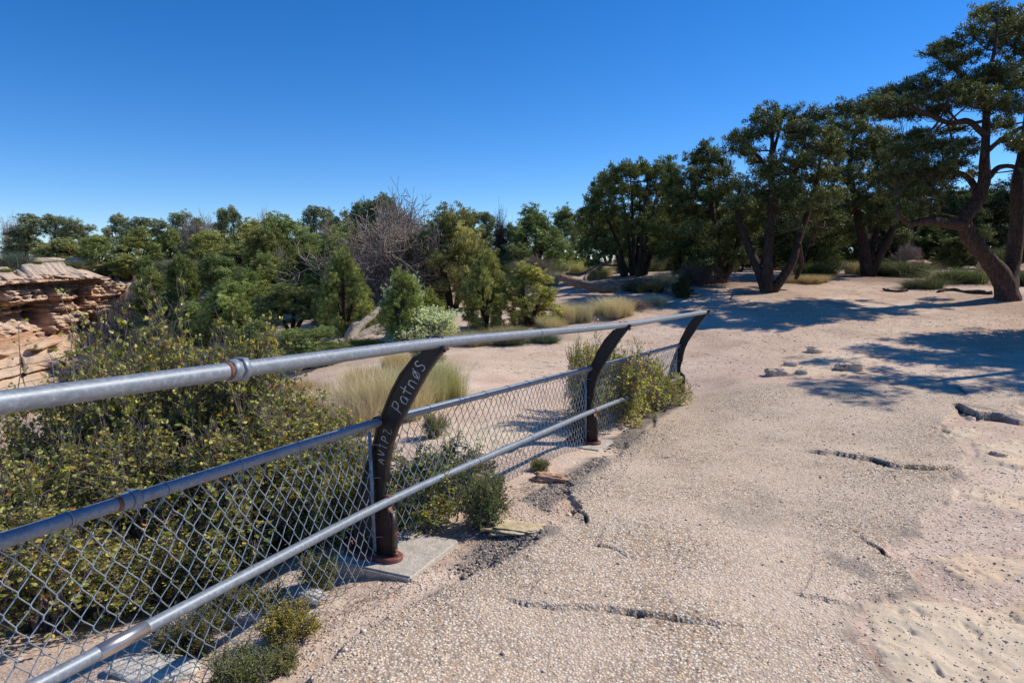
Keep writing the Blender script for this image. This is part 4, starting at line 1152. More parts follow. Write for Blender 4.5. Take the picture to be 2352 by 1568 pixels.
# ---- prototypes for the rest
def proto(kind, seed, h=4.0, w=3.6, hi=False, airy=False):
    rng = random.Random(seed); puffs = []; limbs = []
    n = 46 if kind == 'juniper' else 40
    for k in range(n):
        t = (k + .5) / n
        if kind == 'pinyon':
            z = h * (.22 + .72 * t); R = w / 2 * max(.2, 1 - ((t - .3) / .8) ** 2) ** .5
        elif kind == 'juniper':
            z = h * (.06 + .86 * t); R = w / 2 * max(.25, (1 - t ** 3.6)) * (.85 + .25 * min(1, t * 4))
        else:
            z = h * (.10 + .7 * t); R = w / 2 * (1 - t ** 2 * .8)
        a = k * 2.399 + rng.uniform(-.5, .5); r = R * sqrt(rng.uniform(.15, 1)) * .85
        pr = w * rng.uniform(.09, .17)
        puffs.append(((r * cos(a), r * sin(a), z + rng.uniform(-.25, .2)), (pr, pr, pr * (.75 if kind == 'pinyon' else 1.15))))
    if airy: puffs = [(c, (r[0] * .8, r[1] * .8, r[2] * .45)) for c, r in puffs[::2]]
    for k in range(3 if kind == 'pinyon' else 5):
        a = k * 2.1 + rng.uniform(0, 1); tx, ty = cos(a) * w * .22, sin(a) * w * .22
        limbs.append(([(tx * .08, ty * .08, -.15), (tx * .3, ty * .3, h * .2), (tx * .8, ty * .8, h * .45), (tx, ty, h * .78)], [.11 if kind == 'pinyon' else .08, .09, .06, .02]))
    if hi: k = dict(dens=2.6, csize=.14, per=34, ll=.058, lw=.024)
    else: k = dict(dens=2.5, csize=.21, per=26, ll=.10, lw=.044)
    return make_tree(limbs, puffs, seed, kind='juniper' if kind != 'pinyon' else 'pinyon', up=.8 if kind == 'juniper' else .4, **k), h, w
PJ = [proto('juniper', 201 + k, 4.2, 3.2 + .5 * k) for k in range(3)]
PP = [proto('pinyon', 221 + k, 4.5, 4.0) for k in range(3)]
PJH = [proto('juniper', 241 + k, 3.4, 2.5 + .35 * k, True) for k in range(3)]
PPH = [proto('pinyon', 261 + k, 3.8, 3.6, True) for k in range(2)]
PAIR = proto('pinyon', 271, 3.8, 4.0, True, True)
PAIR2 = proto('pinyon', 275, 3.8, 4.0, True)

def branching(seed, h=2.2, w=2.4, stems=7, depth=4, r0=.035, kink=.35, n=4):
    """leafless twiggy growth"""
    rng = np.random.default_rng(seed); s0 = []; s1 = []; ra = []; rb = []; tips = []
    def grow(p, d, l, r, lev):
        q = p
        for s in range(3):
            d = d + rng.normal(size=3) * kink * .5; d /= np.linalg.norm(d)
            e = q + d * l / 3; r2 = r * .82
            s0.append(q); s1.append(e); ra.append(r); rb.append(r2); q = e; r = r2
            if lev > 0 and (s > 0 or lev < depth):
                for _ in range(2 if lev > 1 else 3):
                    nd = d + rng.normal(size=3) * .75 + np.array([0, 0, .12]); nd /= np.linalg.norm(nd)
                    grow(q, nd, l * rng.uniform(.5, .75), r * .62, lev - 1)
        if lev <= 0: tips.append(q)
    for k in range(stems):
        a = rng.uniform(0, 2 * pi); sp = rng.uniform(.1, 1)
        grow(np.array([cos(a) * .08, sin(a) * .08, -.05]), np.array([cos(a) * sp * w / h, sin(a) * sp * w / h, 1.]), h * .5, r0, depth - 1)
    s0, s1, tips = np.array(s0), np.array(s1), np.array(tips)
    fz = h / np.percentile(s1[:, 2], 99.5); fx = w / 2 / np.percentile(np.hypot(s1[:, 0], s1[:, 1]), 95)
    for A in (s0, s1, tips): A *= [fx, fx, fz]
    return s0, s1, np.array(ra), np.array(rb), tips
def dead_mesh(seed, mat='deadtwig', **k):
    s0, s1, ra, rb, tips = branching(seed, **k); mb = MB(); mb.segs(s0, s1, np.maximum(ra, .0075), np.maximum(rb, .006), 4); return mb.mesh('branches', M[mat], False)
DEAD = [dead_mesh(301 + k, h=2.4, w=3.0, stems=13, depth=4, r0=.045) for k in range(2)] + [dead_mesh(303, h=2.4, w=3.0, stems=16, depth=4, r0=.035, kink=.7)]

def place_tree(protos, k, x, top, d, wpx, label, color=(1, 1, 1), rz=None, name='juniper_tree', group=None, barkcol=(1, 1, 1)):
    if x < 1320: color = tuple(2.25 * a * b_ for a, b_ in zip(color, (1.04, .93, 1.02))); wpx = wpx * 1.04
    (cm, tm), h, w = protos[k % len(protos)]
    B = base_at(x, d); hp = (ypx(B) - top) * d / FPX / (1.0 if 1 else 1); wm = wpx * d / FPX
    sz = hp / h; sx = wm / w
    return tree_obj(name, B, label, 'tree', cm, tm, color, group, (sx, sx, sz), rz if rz is not None else (x * .37) % 6.28, barkcol)
def place_dead(k, x, top, d, wpx, label, color=(1, 1, 1), name='dead_shrub', cat='shrub', h=2.4, w=3.0):
    B = base_at(x, d); hp = (ypx(B) - top) * d / FPX; wm = wpx * d / FPX
    e = empty(name, tuple(B), label, cat); e.scale = (wm / w, wm / w, hp / h); e.rotation_euler[2] = x * .31
    o = link('branches', DEAD[k % 3], e); o.color = (*color, 1)
    return e

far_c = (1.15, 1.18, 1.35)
T = [ # proto, k, x, top, d, w, colour, label
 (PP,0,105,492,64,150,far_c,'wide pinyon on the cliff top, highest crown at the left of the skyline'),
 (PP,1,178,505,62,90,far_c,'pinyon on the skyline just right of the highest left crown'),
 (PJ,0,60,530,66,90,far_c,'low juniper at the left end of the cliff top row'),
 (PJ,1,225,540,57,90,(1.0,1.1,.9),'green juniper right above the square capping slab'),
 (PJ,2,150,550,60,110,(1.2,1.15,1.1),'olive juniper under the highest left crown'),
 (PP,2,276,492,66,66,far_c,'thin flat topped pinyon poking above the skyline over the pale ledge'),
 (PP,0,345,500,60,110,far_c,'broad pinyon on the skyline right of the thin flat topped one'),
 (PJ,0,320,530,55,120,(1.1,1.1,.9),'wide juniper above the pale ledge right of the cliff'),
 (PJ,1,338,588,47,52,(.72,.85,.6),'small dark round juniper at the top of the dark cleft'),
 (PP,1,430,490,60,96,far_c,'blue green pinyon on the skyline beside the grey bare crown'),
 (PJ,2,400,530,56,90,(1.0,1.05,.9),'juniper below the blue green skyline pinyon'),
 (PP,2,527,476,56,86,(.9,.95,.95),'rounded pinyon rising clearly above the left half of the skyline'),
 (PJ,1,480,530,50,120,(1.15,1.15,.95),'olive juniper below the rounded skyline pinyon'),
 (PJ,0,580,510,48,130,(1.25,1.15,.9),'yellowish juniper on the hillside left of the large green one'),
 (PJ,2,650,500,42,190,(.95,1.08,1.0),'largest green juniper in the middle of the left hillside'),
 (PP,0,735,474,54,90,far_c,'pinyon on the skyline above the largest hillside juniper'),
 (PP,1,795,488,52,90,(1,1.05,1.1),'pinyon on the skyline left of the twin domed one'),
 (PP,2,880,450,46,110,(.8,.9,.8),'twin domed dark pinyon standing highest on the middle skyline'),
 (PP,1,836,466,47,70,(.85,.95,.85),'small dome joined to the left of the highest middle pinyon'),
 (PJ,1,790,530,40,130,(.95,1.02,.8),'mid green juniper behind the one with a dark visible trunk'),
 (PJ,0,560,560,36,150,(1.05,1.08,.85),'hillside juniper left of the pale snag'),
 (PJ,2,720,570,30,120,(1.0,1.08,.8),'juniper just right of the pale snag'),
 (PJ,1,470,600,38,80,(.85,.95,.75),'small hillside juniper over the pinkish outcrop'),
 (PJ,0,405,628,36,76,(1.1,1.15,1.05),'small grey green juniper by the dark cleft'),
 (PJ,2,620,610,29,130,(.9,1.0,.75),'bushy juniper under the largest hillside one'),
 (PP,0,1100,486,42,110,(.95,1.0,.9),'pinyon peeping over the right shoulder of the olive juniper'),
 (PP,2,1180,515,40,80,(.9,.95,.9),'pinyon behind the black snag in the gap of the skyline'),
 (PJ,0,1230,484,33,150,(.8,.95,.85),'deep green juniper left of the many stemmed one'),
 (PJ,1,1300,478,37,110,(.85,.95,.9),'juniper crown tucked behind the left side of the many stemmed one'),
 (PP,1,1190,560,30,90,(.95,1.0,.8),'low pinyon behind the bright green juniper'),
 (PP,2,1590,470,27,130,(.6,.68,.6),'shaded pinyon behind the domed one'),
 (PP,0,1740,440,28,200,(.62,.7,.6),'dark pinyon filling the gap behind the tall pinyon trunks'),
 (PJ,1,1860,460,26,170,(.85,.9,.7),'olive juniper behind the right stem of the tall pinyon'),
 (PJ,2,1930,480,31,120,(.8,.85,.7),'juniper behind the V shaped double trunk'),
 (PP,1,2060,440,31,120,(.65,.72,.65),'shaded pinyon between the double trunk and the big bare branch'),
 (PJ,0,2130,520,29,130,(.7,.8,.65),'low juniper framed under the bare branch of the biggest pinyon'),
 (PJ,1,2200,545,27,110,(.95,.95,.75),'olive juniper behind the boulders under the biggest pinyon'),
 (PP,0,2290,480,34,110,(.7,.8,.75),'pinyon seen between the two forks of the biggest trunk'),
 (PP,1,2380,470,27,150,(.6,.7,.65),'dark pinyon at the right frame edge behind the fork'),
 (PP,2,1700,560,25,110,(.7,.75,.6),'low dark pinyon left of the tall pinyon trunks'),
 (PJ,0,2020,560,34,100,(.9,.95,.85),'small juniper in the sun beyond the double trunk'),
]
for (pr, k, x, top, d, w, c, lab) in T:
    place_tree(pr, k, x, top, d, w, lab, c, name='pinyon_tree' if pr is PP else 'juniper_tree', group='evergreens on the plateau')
TH = [ # base row instead of depth
 (PJH,0,1215,612,750,150,(1.55,1.4,1.0),'bright yellow green juniper bush beside the trail in front of the fallen log'),
 (PJH,1,1115,585,755,120,(1.2,1.15,.85),'tall narrow juniper touching the bright yellow green one'),
 (PJH,2,792,585,770,130,(.95,1.0,.72),'upright juniper with a dark visible trunk above the grey log'),
 (PJH,0,928,628,790,112,(1.0,1.08,.75),'juniper leaning over the grey log behind the nearest post'),
 (PJH,1,985,668,770,90,(1.05,1.08,.75),'low juniper bough mass behind the silvery shrub'),
 (PPH,0,672,650,770,200,(1.05,1.1,.75),'round topped green pinyon below the pale snag'),
 (PPH,1,705,752,848,180,(1.05,1.2,.8),'low spreading pinyon over the rail left of the grey log'),
 (PJH,2,530,652,790,140,(1.0,1.12,.9),'rounded juniper rising behind the yellowing shrub'),
 (PJH,0,450,700,800,120,(.95,1.05,.85),'half hidden juniper at the left of the gully'),
 (PJH,1,590,740,830,110,(.9,1.0,.8),'small juniper between the rounded one and the low pinyon'),
 (PJH,2,1040,492,712,220,(.98,.92,.78),'large olive juniper with grey limbs showing behind the silvery shrub'),
 (PJH,1,985,555,705,110,(1.0,.95,.72),'yellowish side of juniper beside the bare grey tree'),
 (PJH,1,1568,640,684,54,(.5,.55,.45),'tiny dark juniper alone in the shadow on the open dirt'),
 (PJH,0,1570,575,640,80,(1.0,1.05,.8),'small green juniper at the foot of the many stemmed one'),
 (PJH,2,620,590,700,150,(.95,1.0,.8),'dark bushy juniper behind the round topped green pinyon'),
 (PJH,1,846,690,752,60,(1.0,1.05,.8),'juniper between the upright one and the grey thicket'),
]
for (pr, k, x, top, by_, w, c, lab) in TH:
    g = G(x, by_); d = float((g - EYE) @ FW)
    place_tree(pr, k, x, top, d, w, lab, c, name='pinyon_tree' if pr is PPH else 'juniper_tree')
fr_ = random.Random(41)
for k in range(24):
    x = fr_.uniform(330, 960); d = fr_.uniform(20, 38)
    if 640 < x < 760 and d < 22: d += 8
    B = base_at(x, d); hp = fr_.uniform(1.5, 3.1); wm = hp * fr_.uniform(.7, 1.15)
    (cm, tm), h, w = (PJ + PP)[fr_.randrange(6)] if d > 25 else PJH[fr_.randrange(3)]
    c = fr_.uniform(1.3, 1.9)
    if 800 < x < 1000 and d < 29: continue
    tree_obj('juniper_tree', B, 'one of the crowded junipers on the left hillside between the cliff cleft and the trail', 'tree', cm, tm, (c * fr_.uniform(.95, 1.2), c * 1.05, c * .85), 'crowded junipers on the left hillside', (wm / w, wm / w, hp / h), fr_.uniform(0, 6))
for k in range(26):
    x = fr_.uniform(1130, 2420); d = fr_.uniform(30, 46)
    B = base_at(x, d); hp = fr_.uniform(2.6, 4.2); wm = hp * fr_.uniform(.8, 1.2)
    (cm, tm), h, w = (PJ + PP)[fr_.randrange(6)]
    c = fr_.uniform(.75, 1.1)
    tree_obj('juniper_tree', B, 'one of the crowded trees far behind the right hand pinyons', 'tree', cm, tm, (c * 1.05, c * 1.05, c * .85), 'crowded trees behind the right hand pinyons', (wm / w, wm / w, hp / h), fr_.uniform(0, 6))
# trees beyond the right frame edge whose shade falls on the dirt
for (x, y, k, sx, sz, lab) in [(11.7, 11.5, 0, 1.6, 1.75, 'pinyon just past the right edge of the view casting the nearer shade'), (14.2, 12.2, 1, 1.6, 1.75, 'pinyon past the right edge of the view behind the nearer one')]:
    (cm, tm), h, w = PAIR2 if k else PAIR
    tree_obj('pinyon_tree', (x, y, Hs(x, y)), lab, 'tree', cm, tm, (.9, .95, .85), None, (sx, sx, sz), x)

grey = (.95, .93, .95)
for a in [
 (0,885,488,17.8,330,'big bare grey twiggy tree in the middle of the left skyline',(1.45, 1.38, 1.26),'dead_tree','tree'),
 (1,955,458,24.0,190,'tall bare pale tree rising behind the grey twiggy one',(1.25,1.2,1.15),'dead_tree','tree'),
 (2,868,585,19.0,170,'lower bare grey thicket under the big twiggy tree',(.85,.82,.85),'dead_shrub','shrub'),
 (1,32,505,68,70,'bare whitish tree at the far left of the skyline',(1.6,1.5,1.5),'dead_tree','tree'),
 (0,456,500,52,80,'bare grey crown among the left skyline trees',(1.2,1.15,1.15),'dead_tree','tree'),
 (1,604,490,56,60,'thin bare grey treetop right of the rounded skyline pinyon',(1.5,1.4,1.4),'dead_tree','tree'),
 (0,770,510,46,70,'bare grey crown below the skyline left of the twin domed pinyon',(1.2,1.1,1.05),'dead_tree','tree'),
 (0,693,600,24.0,60,'pale snag with crooked arms in front of the hillside juniper',(1.7,1.65,1.6),'dead_tree','tree'),
 (1,655,580,27.0,50,'second thin pale snag left of the crooked one',(1.5,1.45,1.4),'dead_tree','tree'),
 (2,760,630,25.0,110,'tangle of fallen grey branches right of the crooked snag',(1.3,1.25,1.2),'dead_shrub','shrub'),
 (2,300,688,40,120,'dark grey leafless brush at the mouth of the cleft',(.75,.72,.78),'dead_shrub','shrub'),
 (0,268,735,34,60,'bare forked shrub in front of the dark cleft',(1.1,1.1,1.1),'dead_shrub','shrub'),
 (1,1158,488,33,50,'black leafless snag in the gap of the skyline',(.35,.33,.33),'dead_tree','tree'),
 (2,1230,590,26,110,'thicket of bare grey twigs behind the bright green juniper',(1.1,1.05,1.0),'dead_shrub','shrub'),
 (2,1600,600,19.6,120,'tangle of brown dead boughs at the foot of the domed pinyon',(.8,.7,.66),'dead_shrub','shrub'),
 (2,1455,686,15.8,90,'low pile of grey dead brush beside the grass at the trail',(1.2,1.12,1.08),'dead_shrub','shrub'),
 (2,1235,765,13.2,70,'small grey dead brush at the trail edge beyond the railing',(1.1,1.05,1.0),'dead_shrub','shrub'),
 (0,2080,560,27,60,'pale bare shrub behind the rust boulder',(1.5,1.4,1.35),'dead_shrub','shrub'),
]:
    place_dead(*a[:5], a[5], a[6], a[7], a[8])

# ---- fallen logs
def log_obj(name, label, limbs_px, mat='greywood', seed=1, color=(1, 1, 1)):
    first = limbs_px[0][0][0]
    B = W(*first); mb = MB()
    rng = np.random.default_rng(seed)
    for k, (pts, rad) in enumerate(limbs_px):
        P = np.array([W(*p) for p in pts]) - B; m = len(P) * 6; tt = np.linspace(0, len(P) - 1, m)
        q = np.c_[[np.interp(tt, np.arange(len(P)), P[:, c]) for c in range(3)]].T; r = np.interp(tt, np.arange(len(P)), rad)
        for _ in range(4): q[1:-1] = q[1:-1] * .5 + (q[:-2] + q[2:]) * .25
        q[1:] += rng.normal(size=(m - 1, 3)) * r[1:, None] * .05
        mb.tube(q, r, 14, rough=.16, seed=seed + k)
    o = link(name, mb.mesh(name, M[mat], True), loc=tuple(B)); o.color = (*color, 1)
    return tag(o, label, 'log')
log_obj('fallen_log', 'bleached grey fallen trunk with a splayed broken root end behind the nearest rail bay', [
 ([(742, 790, 13.4), (790, 786, 13.4), (830, 775, 13.6), (868, 752, 13.9), (900, 742, 14.2)], [.05, .09, .10, .09, .07]),
 ([(800, 784, 13.4), (822, 752, 13.7), (850, 728, 14.0), (872, 708, 14.3)], [.085, .075, .07, .05]),
 ([(793, 788, 13.3), (800, 765, 13.3), (812, 745, 13.3), (826, 740, 13.4)], [.07, .055, .04, .02]),
 ([(790, 790, 13.2), (776, 786, 13.1), (758, 790, 13.0), (736, 802, 12.9)], [.10, .08, .06, .03])], 'greywood', 3, (1.25, 1.2, 1.15))
log_obj('fallen_log', 'brown fallen trunk lying by the trail left of the many stemmed juniper', [
 ([(1285, 636, 17.9), (1318, 648, 17.9), (1350, 655, 17.8), (1385, 664, 17.6), (1408, 660, 17.5), (1420, 650, 17.5)], [.08, .11, .11, .12, .13, .10]),
 ([(1400, 664, 17.5), (1412, 656, 17.4), (1424, 664, 17.3)], [.1, .07, .03]),
 ([(1350, 655, 17.8), (1342, 640, 17.9), (1352, 626, 18.2), (1378, 612, 18.5)], [.05, .045, .04, .02])], 'greywood', 5, (.85, .66, .52))
log_obj('fallen_branch', 'thin dark branch lying above the brown fallen trunk', [
 ([(1300, 628, 19.5), (1330, 632, 19.4), (1355, 622, 19.2), (1385, 606, 19.0), (1405, 600, 18.8)], [.04, .05, .05, .05, .02])], 'greywood', 6, (.5, .42, .36))
for k, (pts, lab) in enumerate([([(2030, 668), (2060, 671), (2085, 669)], 'small root line on the open dirt left of the biggest pinyon'), ([(2150, 672), (2190, 667), (2230, 674), (2275, 676)], 'surface root snaking out from the biggest pinyon')]):
    P = np.array([G(x, y) + [0, 0, .03] for x, y in pts]); mb = MB()
    tt = np.linspace(0, len(P) - 1, 14); q = np.c_[[np.interp(tt, np.arange(len(P)), P[:, c]) for c in range(3)]].T + NR.normal(size=(14, 3)) * .02
    mb.tube(q - P[0], np.linspace(.03, .05, 14), 8, rough=.3); o = link('tree_root', mb.mesh('tree_root', M['redbark'], True), loc=tuple(P[0])); tag(o, lab, 'root')

# ------------------------------------------------------------------ leafy shrubs near the railing
def oval_leaves(rng, P, D, size, tone, fold=.35):
    n = len(P); D = D / (np.linalg.norm(D, axis=1)[:, None] + 1e-9)
    s = np.cross(D, unit(n, rng)); s /= np.linalg.norm(s, axis=1)[:, None] + 1e-9; nn = np.cross(s, D)
    l = size * (.6 + .7 * rng.random((n, 1))); w = l * .42
    b = P; tip = P + D * l - nn * l * .12
    r1 = P + D * l * .28 + s * w * .85 + nn * w * fold; r2 = P + D * l * .68 + s * w * .8 + nn * w * fold
    l1 = P + D * l * .28 - s * w * .85 + nn * w * fold; l2 = P + D * l * .68 - s * w * .8 + nn * w * fold
    v = np.stack([b, r1, r2, tip, l2, l1], 1).reshape(-1, 3); k = np.arange(n)[:, None] * 6
    q = np.vstack([k + np.array([[0, 1, 2, 3]]), k + np.array([[0, 3, 4, 5]])])
    return v, q, np.repeat(tone, 6)
def leafy(seed, h, w, stems, leafsize, per_tip, depth=4, r0=.012, tone=(.5, .2), kink=.35, mat='bush', stemlen=.5, stemmat='twig', topbare=.0, lean=(0, 0)):
    s0, s1, ra, rb, tips = branching(seed, h=h, w=w, stems=stems, depth=depth, r0=r0, kink=kink)
    s0 = np.array(s0); s1 = np.array(s1)
    if lean != (0, 0):
        for A in (s0, s1, tips): A[:, 0] += lean[0] * np.maximum(A[:, 2], 0); A[:, 1] += lean[1] * np.maximum(A[:, 2], 0)
    rng = np.random.default_rng(seed + 7)
    mb = MB(); mb.segs(s0, s1, np.maximum(ra, .0026), np.maximum(rb, .0018), 4)
    thin = np.where(ra < r0 * .40)[0]
    nn_ = max(1, len(tips) * per_tip // 3); k = np.repeat(rng.integers(0, len(thin), nn_), 3); sel = thin[k]
    t = np.repeat(rng.random((nn_, 1)), 3, 0); P = s0[sel] * (1 - t) + s1[sel] * t
    D = (s1[sel] - s0[sel]); D = D / (np.linalg.norm(D, axis=1)[:, None] + 1e-9) + unit(len(sel), rng) * 1.1 + np.array([0, 0, .25])
    P = P + unit(len(sel), rng) * leafsize * .25
    clump = fbm(P[:, 0] * 3.5, P[:, 1] * 3.5, P[:, 2] * 3.5, 2, seed)
    tn = np.clip(tone[0] + clump * .22 + rng.normal(size=len(P)) * tone[1] * .75, 0, .90)
    yl = rng.random(len(P)) < .05 + .07 * (P[:, 2] / h); tn = np.where(yl, rng.uniform(.84, 1.0, len(P)), tn)
    v, q, tn = oval_leaves(rng, P, D, leafsize, tn)
    return mesh_np('leaves', v, [q], False, {'tint': tn}, [M[mat]]), mb.mesh('stems', M[stemmat], False)
def shrub(B, label, lm, sm, scale=(1, 1, 1), rz=0, color=(1, 1, 1), name='leafy_shrub', cat='shrub', group=None):
    e = empty(name, tuple(B), label, cat, group, rz); e.scale = scale
    if lm is not None: l = link('leaves', lm, e); l.color = (color[0] * 1.5, color[1] * 1.5, color[2] * 1.25, 1)
    if sm is not None: link('stems', sm, e)
    return e
LB = [leafy(401, 2.3, 2.0, 10, .047, 4, 4, .036, (.52, .23)), leafy(402, 2.1, 2.2, 10, .047, 4, 4, .036, (.51, .23)), leafy(403, 2.2, 1.8, 9, .050, 3, 4, .032, (.54, .24))]
big = [(430, 5.2, 690, 330, 0, 'tallest orange tinged shrub crown rising above the top rail at left'),
       (575, 5.0, 745, 300, 1, 'yellowing shrub behind the coupling of the top rail'),
       (300, 5.6, 770, 300, 2, 'thinner shrub crown in front of the right end of the cliff'),
       (140, 5.2, 900, 300, 1, 'green shrub behind the middle rail towards the left edge'),
       (-20, 4.6, 930, 330, 0, 'leafy shrub cut off by the left edge of the picture'),
       (690, 5.2, 860, 260, 2, 'shrub shoulder sloping down towards the dry straw grass'),
       (775, 5.0, 985, 200, 0, 'low end of the thicket beside the nearest post'),
       (300, 4.1, 960, 420, 1, 'dark leafed shrub straight behind the middle rail coupling'),
       (560, 4.2, 930, 380, 2, 'shrub mass behind the upper mesh of the left bay'),
       (90, 3.5, 1090, 420, 2, 'shrub pressed against the wire mesh at the lower left corner'),
       (720, 4.3, 1060, 260, 1, 'green yellow shrub behind the mesh just left of the nearest post'),
       (420, 3.65, 1190, 300, 0, 'small low shrub in shade behind the left mesh')]
for (x, d, top, wpx, k, lab) in big:
    B = base_at(x, d); hh = (ypx(B) - top) * d / FPX; sx = wpx * 1.2 * d / FPX / (2.0, 2.2, 1.8)[k]
    shrub(B - [0, 0, .05], lab, *LB[k], (sx, sx, hh / (2.3, 2.1, 2.2)[k]), x * .021)
# slim bare sprouts left of them
for k, (x, top, d, lab) in enumerate([(55, 740, 6.5, 'single bare sprout in front of the cliff, furthest left'), (180, 690, 6.3, 'leaf tipped sprout standing before the cliff'), (130, 830, 6.0, 'short pale sprout between two taller ones')]):
    B = base_at(x, d); h = (ypx(B) - top) * d / FPX; mb = MB(); rng = np.random.default_rng(k)
    q = np.linspace([0, 0, 0], [.08, 0, h], 9) + rng.normal(size=(9, 3)) * .02; mb.tube(q, np.linspace(.009, .003, 9), 5)
    P = []; D_ = []
    for z in np.linspace(.35, 1, 12):
        a = q[int(z * 8)]; dd = rng.normal(size=3); dd[2] = abs(dd[2]); dd /= np.linalg.norm(dd); e2 = a + dd * .10
        mb.tube([a, e2], [.003, .0015], 4, cap=False)
        for _ in range(7 if k == 1 else 4): P.append(e2 + rng.normal(size=3) * .025); D_.append(rng.normal(size=3) + [0, 0, .4])
    v, qq, tn = oval_leaves(rng, np.array(P), np.array(D_), .036, np.clip(rng.normal(.6, .2, len(P)), 0, 1))
    shrub(B, lab, mesh_np('leaves', v, [qq], False, {'tint': tn}, [M['bush']]), mb.mesh('stems', M['twig']), name='sprout', cat='plant')

SB = leafy(411, .75, .9, 10, .024, 4, 4, .008, (.50, .16))
SB2 = leafy(412, .95, .95, 9, .024, 3, 4, .008, (.62, .10))
def at_n(i, n, t): p = fr(i, n, 0, t); return np.array([p[0], p[1], Hs(p[0], p[1]) - .02])
shrub(at_n(1, -.30, .62), 'low green shrub pressed behind the wire mesh just past the nearest post', *SB, (1.0, 1.0, .55), .3, (1.1, 1.15, .9))
shrub(at_n(1, -.28, 1.15), 'green weeds poking through the mesh in the middle bay', *SB, (.72, .72, .45), 1.7, (1.05, 1.15, .85))
shrub(at_n(1, -.48, .35), 'trailing leafy sprigs hanging behind the nearest post', *SB, (.7, .7, .85), 2.9, (1.2, 1.2, 1.0))
shrub(at_n(2, -.22, 1.0), 'pale green shrub spilling over the railing beyond the second post', *SB2, (.95, .95, .92), .6, (1.5, 1.5, 1.35))
shrub(at_n(2, -.1, 1.65), 'green shrub growing through the mesh of the last bay', *SB2, (.8, .8, .72), 2.0, (1.3, 1.35, 1.05))
shrub(at_n(2, .12, 2.15), 'leafy sprigs sprawling onto the paving in front of the last post', *SB2, (.62, .62, .45), 3.9, (1.35, 1.4, 1.05))
shrub(at_n(2, -.28, .55), 'sparse airy sprigs just behind the second post', *SB2, (.5, .5, .95), 5.1, (1.5, 1.5, 1.35))

# fine stemmed plants (goldenbush, rabbitbrush, grasses): thin blades
def blades(rng, n, h, w, bw, lean=.5, tone=(.6, .15), curve=.25, tuft=None):
    a = rng.random(n) * 2 * pi; r = np.sqrt(rng.random(n)) * w * .35
    if tuft is not None:
        c = tuft[rng.integers(0, len(tuft), n)]; B = np.c_[c[:, 0] + r * np.cos(a), c[:, 1] + r * np.sin(a), c[:, 2]]
    else: B = np.c_[r * np.cos(a), r * np.sin(a), np.zeros(n) - .01]
    hh = h * (.45 + .6 * rng.random(n)); dirx = np.c_[np.cos(a), np.sin(a)] + rng.normal(size=(n, 2)) * .6
    ln = lean * hh * rng.random(n)
    mid = B + np.c_[dirx * (ln * .4)[:, None], hh * .55]; tip = B + np.c_[dirx * (ln * (1 + curve))[:, None], hh]
    s = np.c_[-np.sin(a + rng.normal(size=n)), np.cos(a + rng.normal(size=n)), np.zeros(n)] * bw
    v = np.stack([B - s, B + s, mid + s * .8, mid - s * .8, tip], 1).reshape(-1, 3); k = np.arange(n)[:, None] * 5
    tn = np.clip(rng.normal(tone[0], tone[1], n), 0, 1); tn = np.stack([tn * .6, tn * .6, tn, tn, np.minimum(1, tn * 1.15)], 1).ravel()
    return v, k + np.array([[0, 1, 2, 3]]), k + np.array([[3, 2, 4]]), tn
def grass_mesh(seed, n, h, w, bw, mat='straw', **k):
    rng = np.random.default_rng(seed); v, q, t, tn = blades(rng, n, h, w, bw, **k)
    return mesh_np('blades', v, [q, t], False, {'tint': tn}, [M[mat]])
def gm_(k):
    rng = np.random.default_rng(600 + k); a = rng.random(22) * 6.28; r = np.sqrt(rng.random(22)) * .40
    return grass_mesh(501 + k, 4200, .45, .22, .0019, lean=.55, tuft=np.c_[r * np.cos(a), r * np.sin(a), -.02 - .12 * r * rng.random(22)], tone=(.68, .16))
GM = [gm_(k) for k in range(3)]
GF = [grass_mesh(511 + k, 700, .5, .9, .006) for k in range(2)]
def gtuft(x, y, wpx, hpx, label, k=0, color=(1, 1, 1), far=False, d=None, group=None, name='grass_tuft', cat='grass'):
    p = G(x, y) if d is None else base_at(x, d); dd = (p - EYE) @ FW
    me = (GF if far else GM)[k % (2 if far else 3)]
    o = link(name, me, loc=tuple(p)); s = wpx * dd / FPX / .9; o.scale = (s, s, hpx * dd / FPX / .45); o.rotation_euler[2] = x * .7; o.color = (*color, 1)
    return tag(o, label, cat, group)
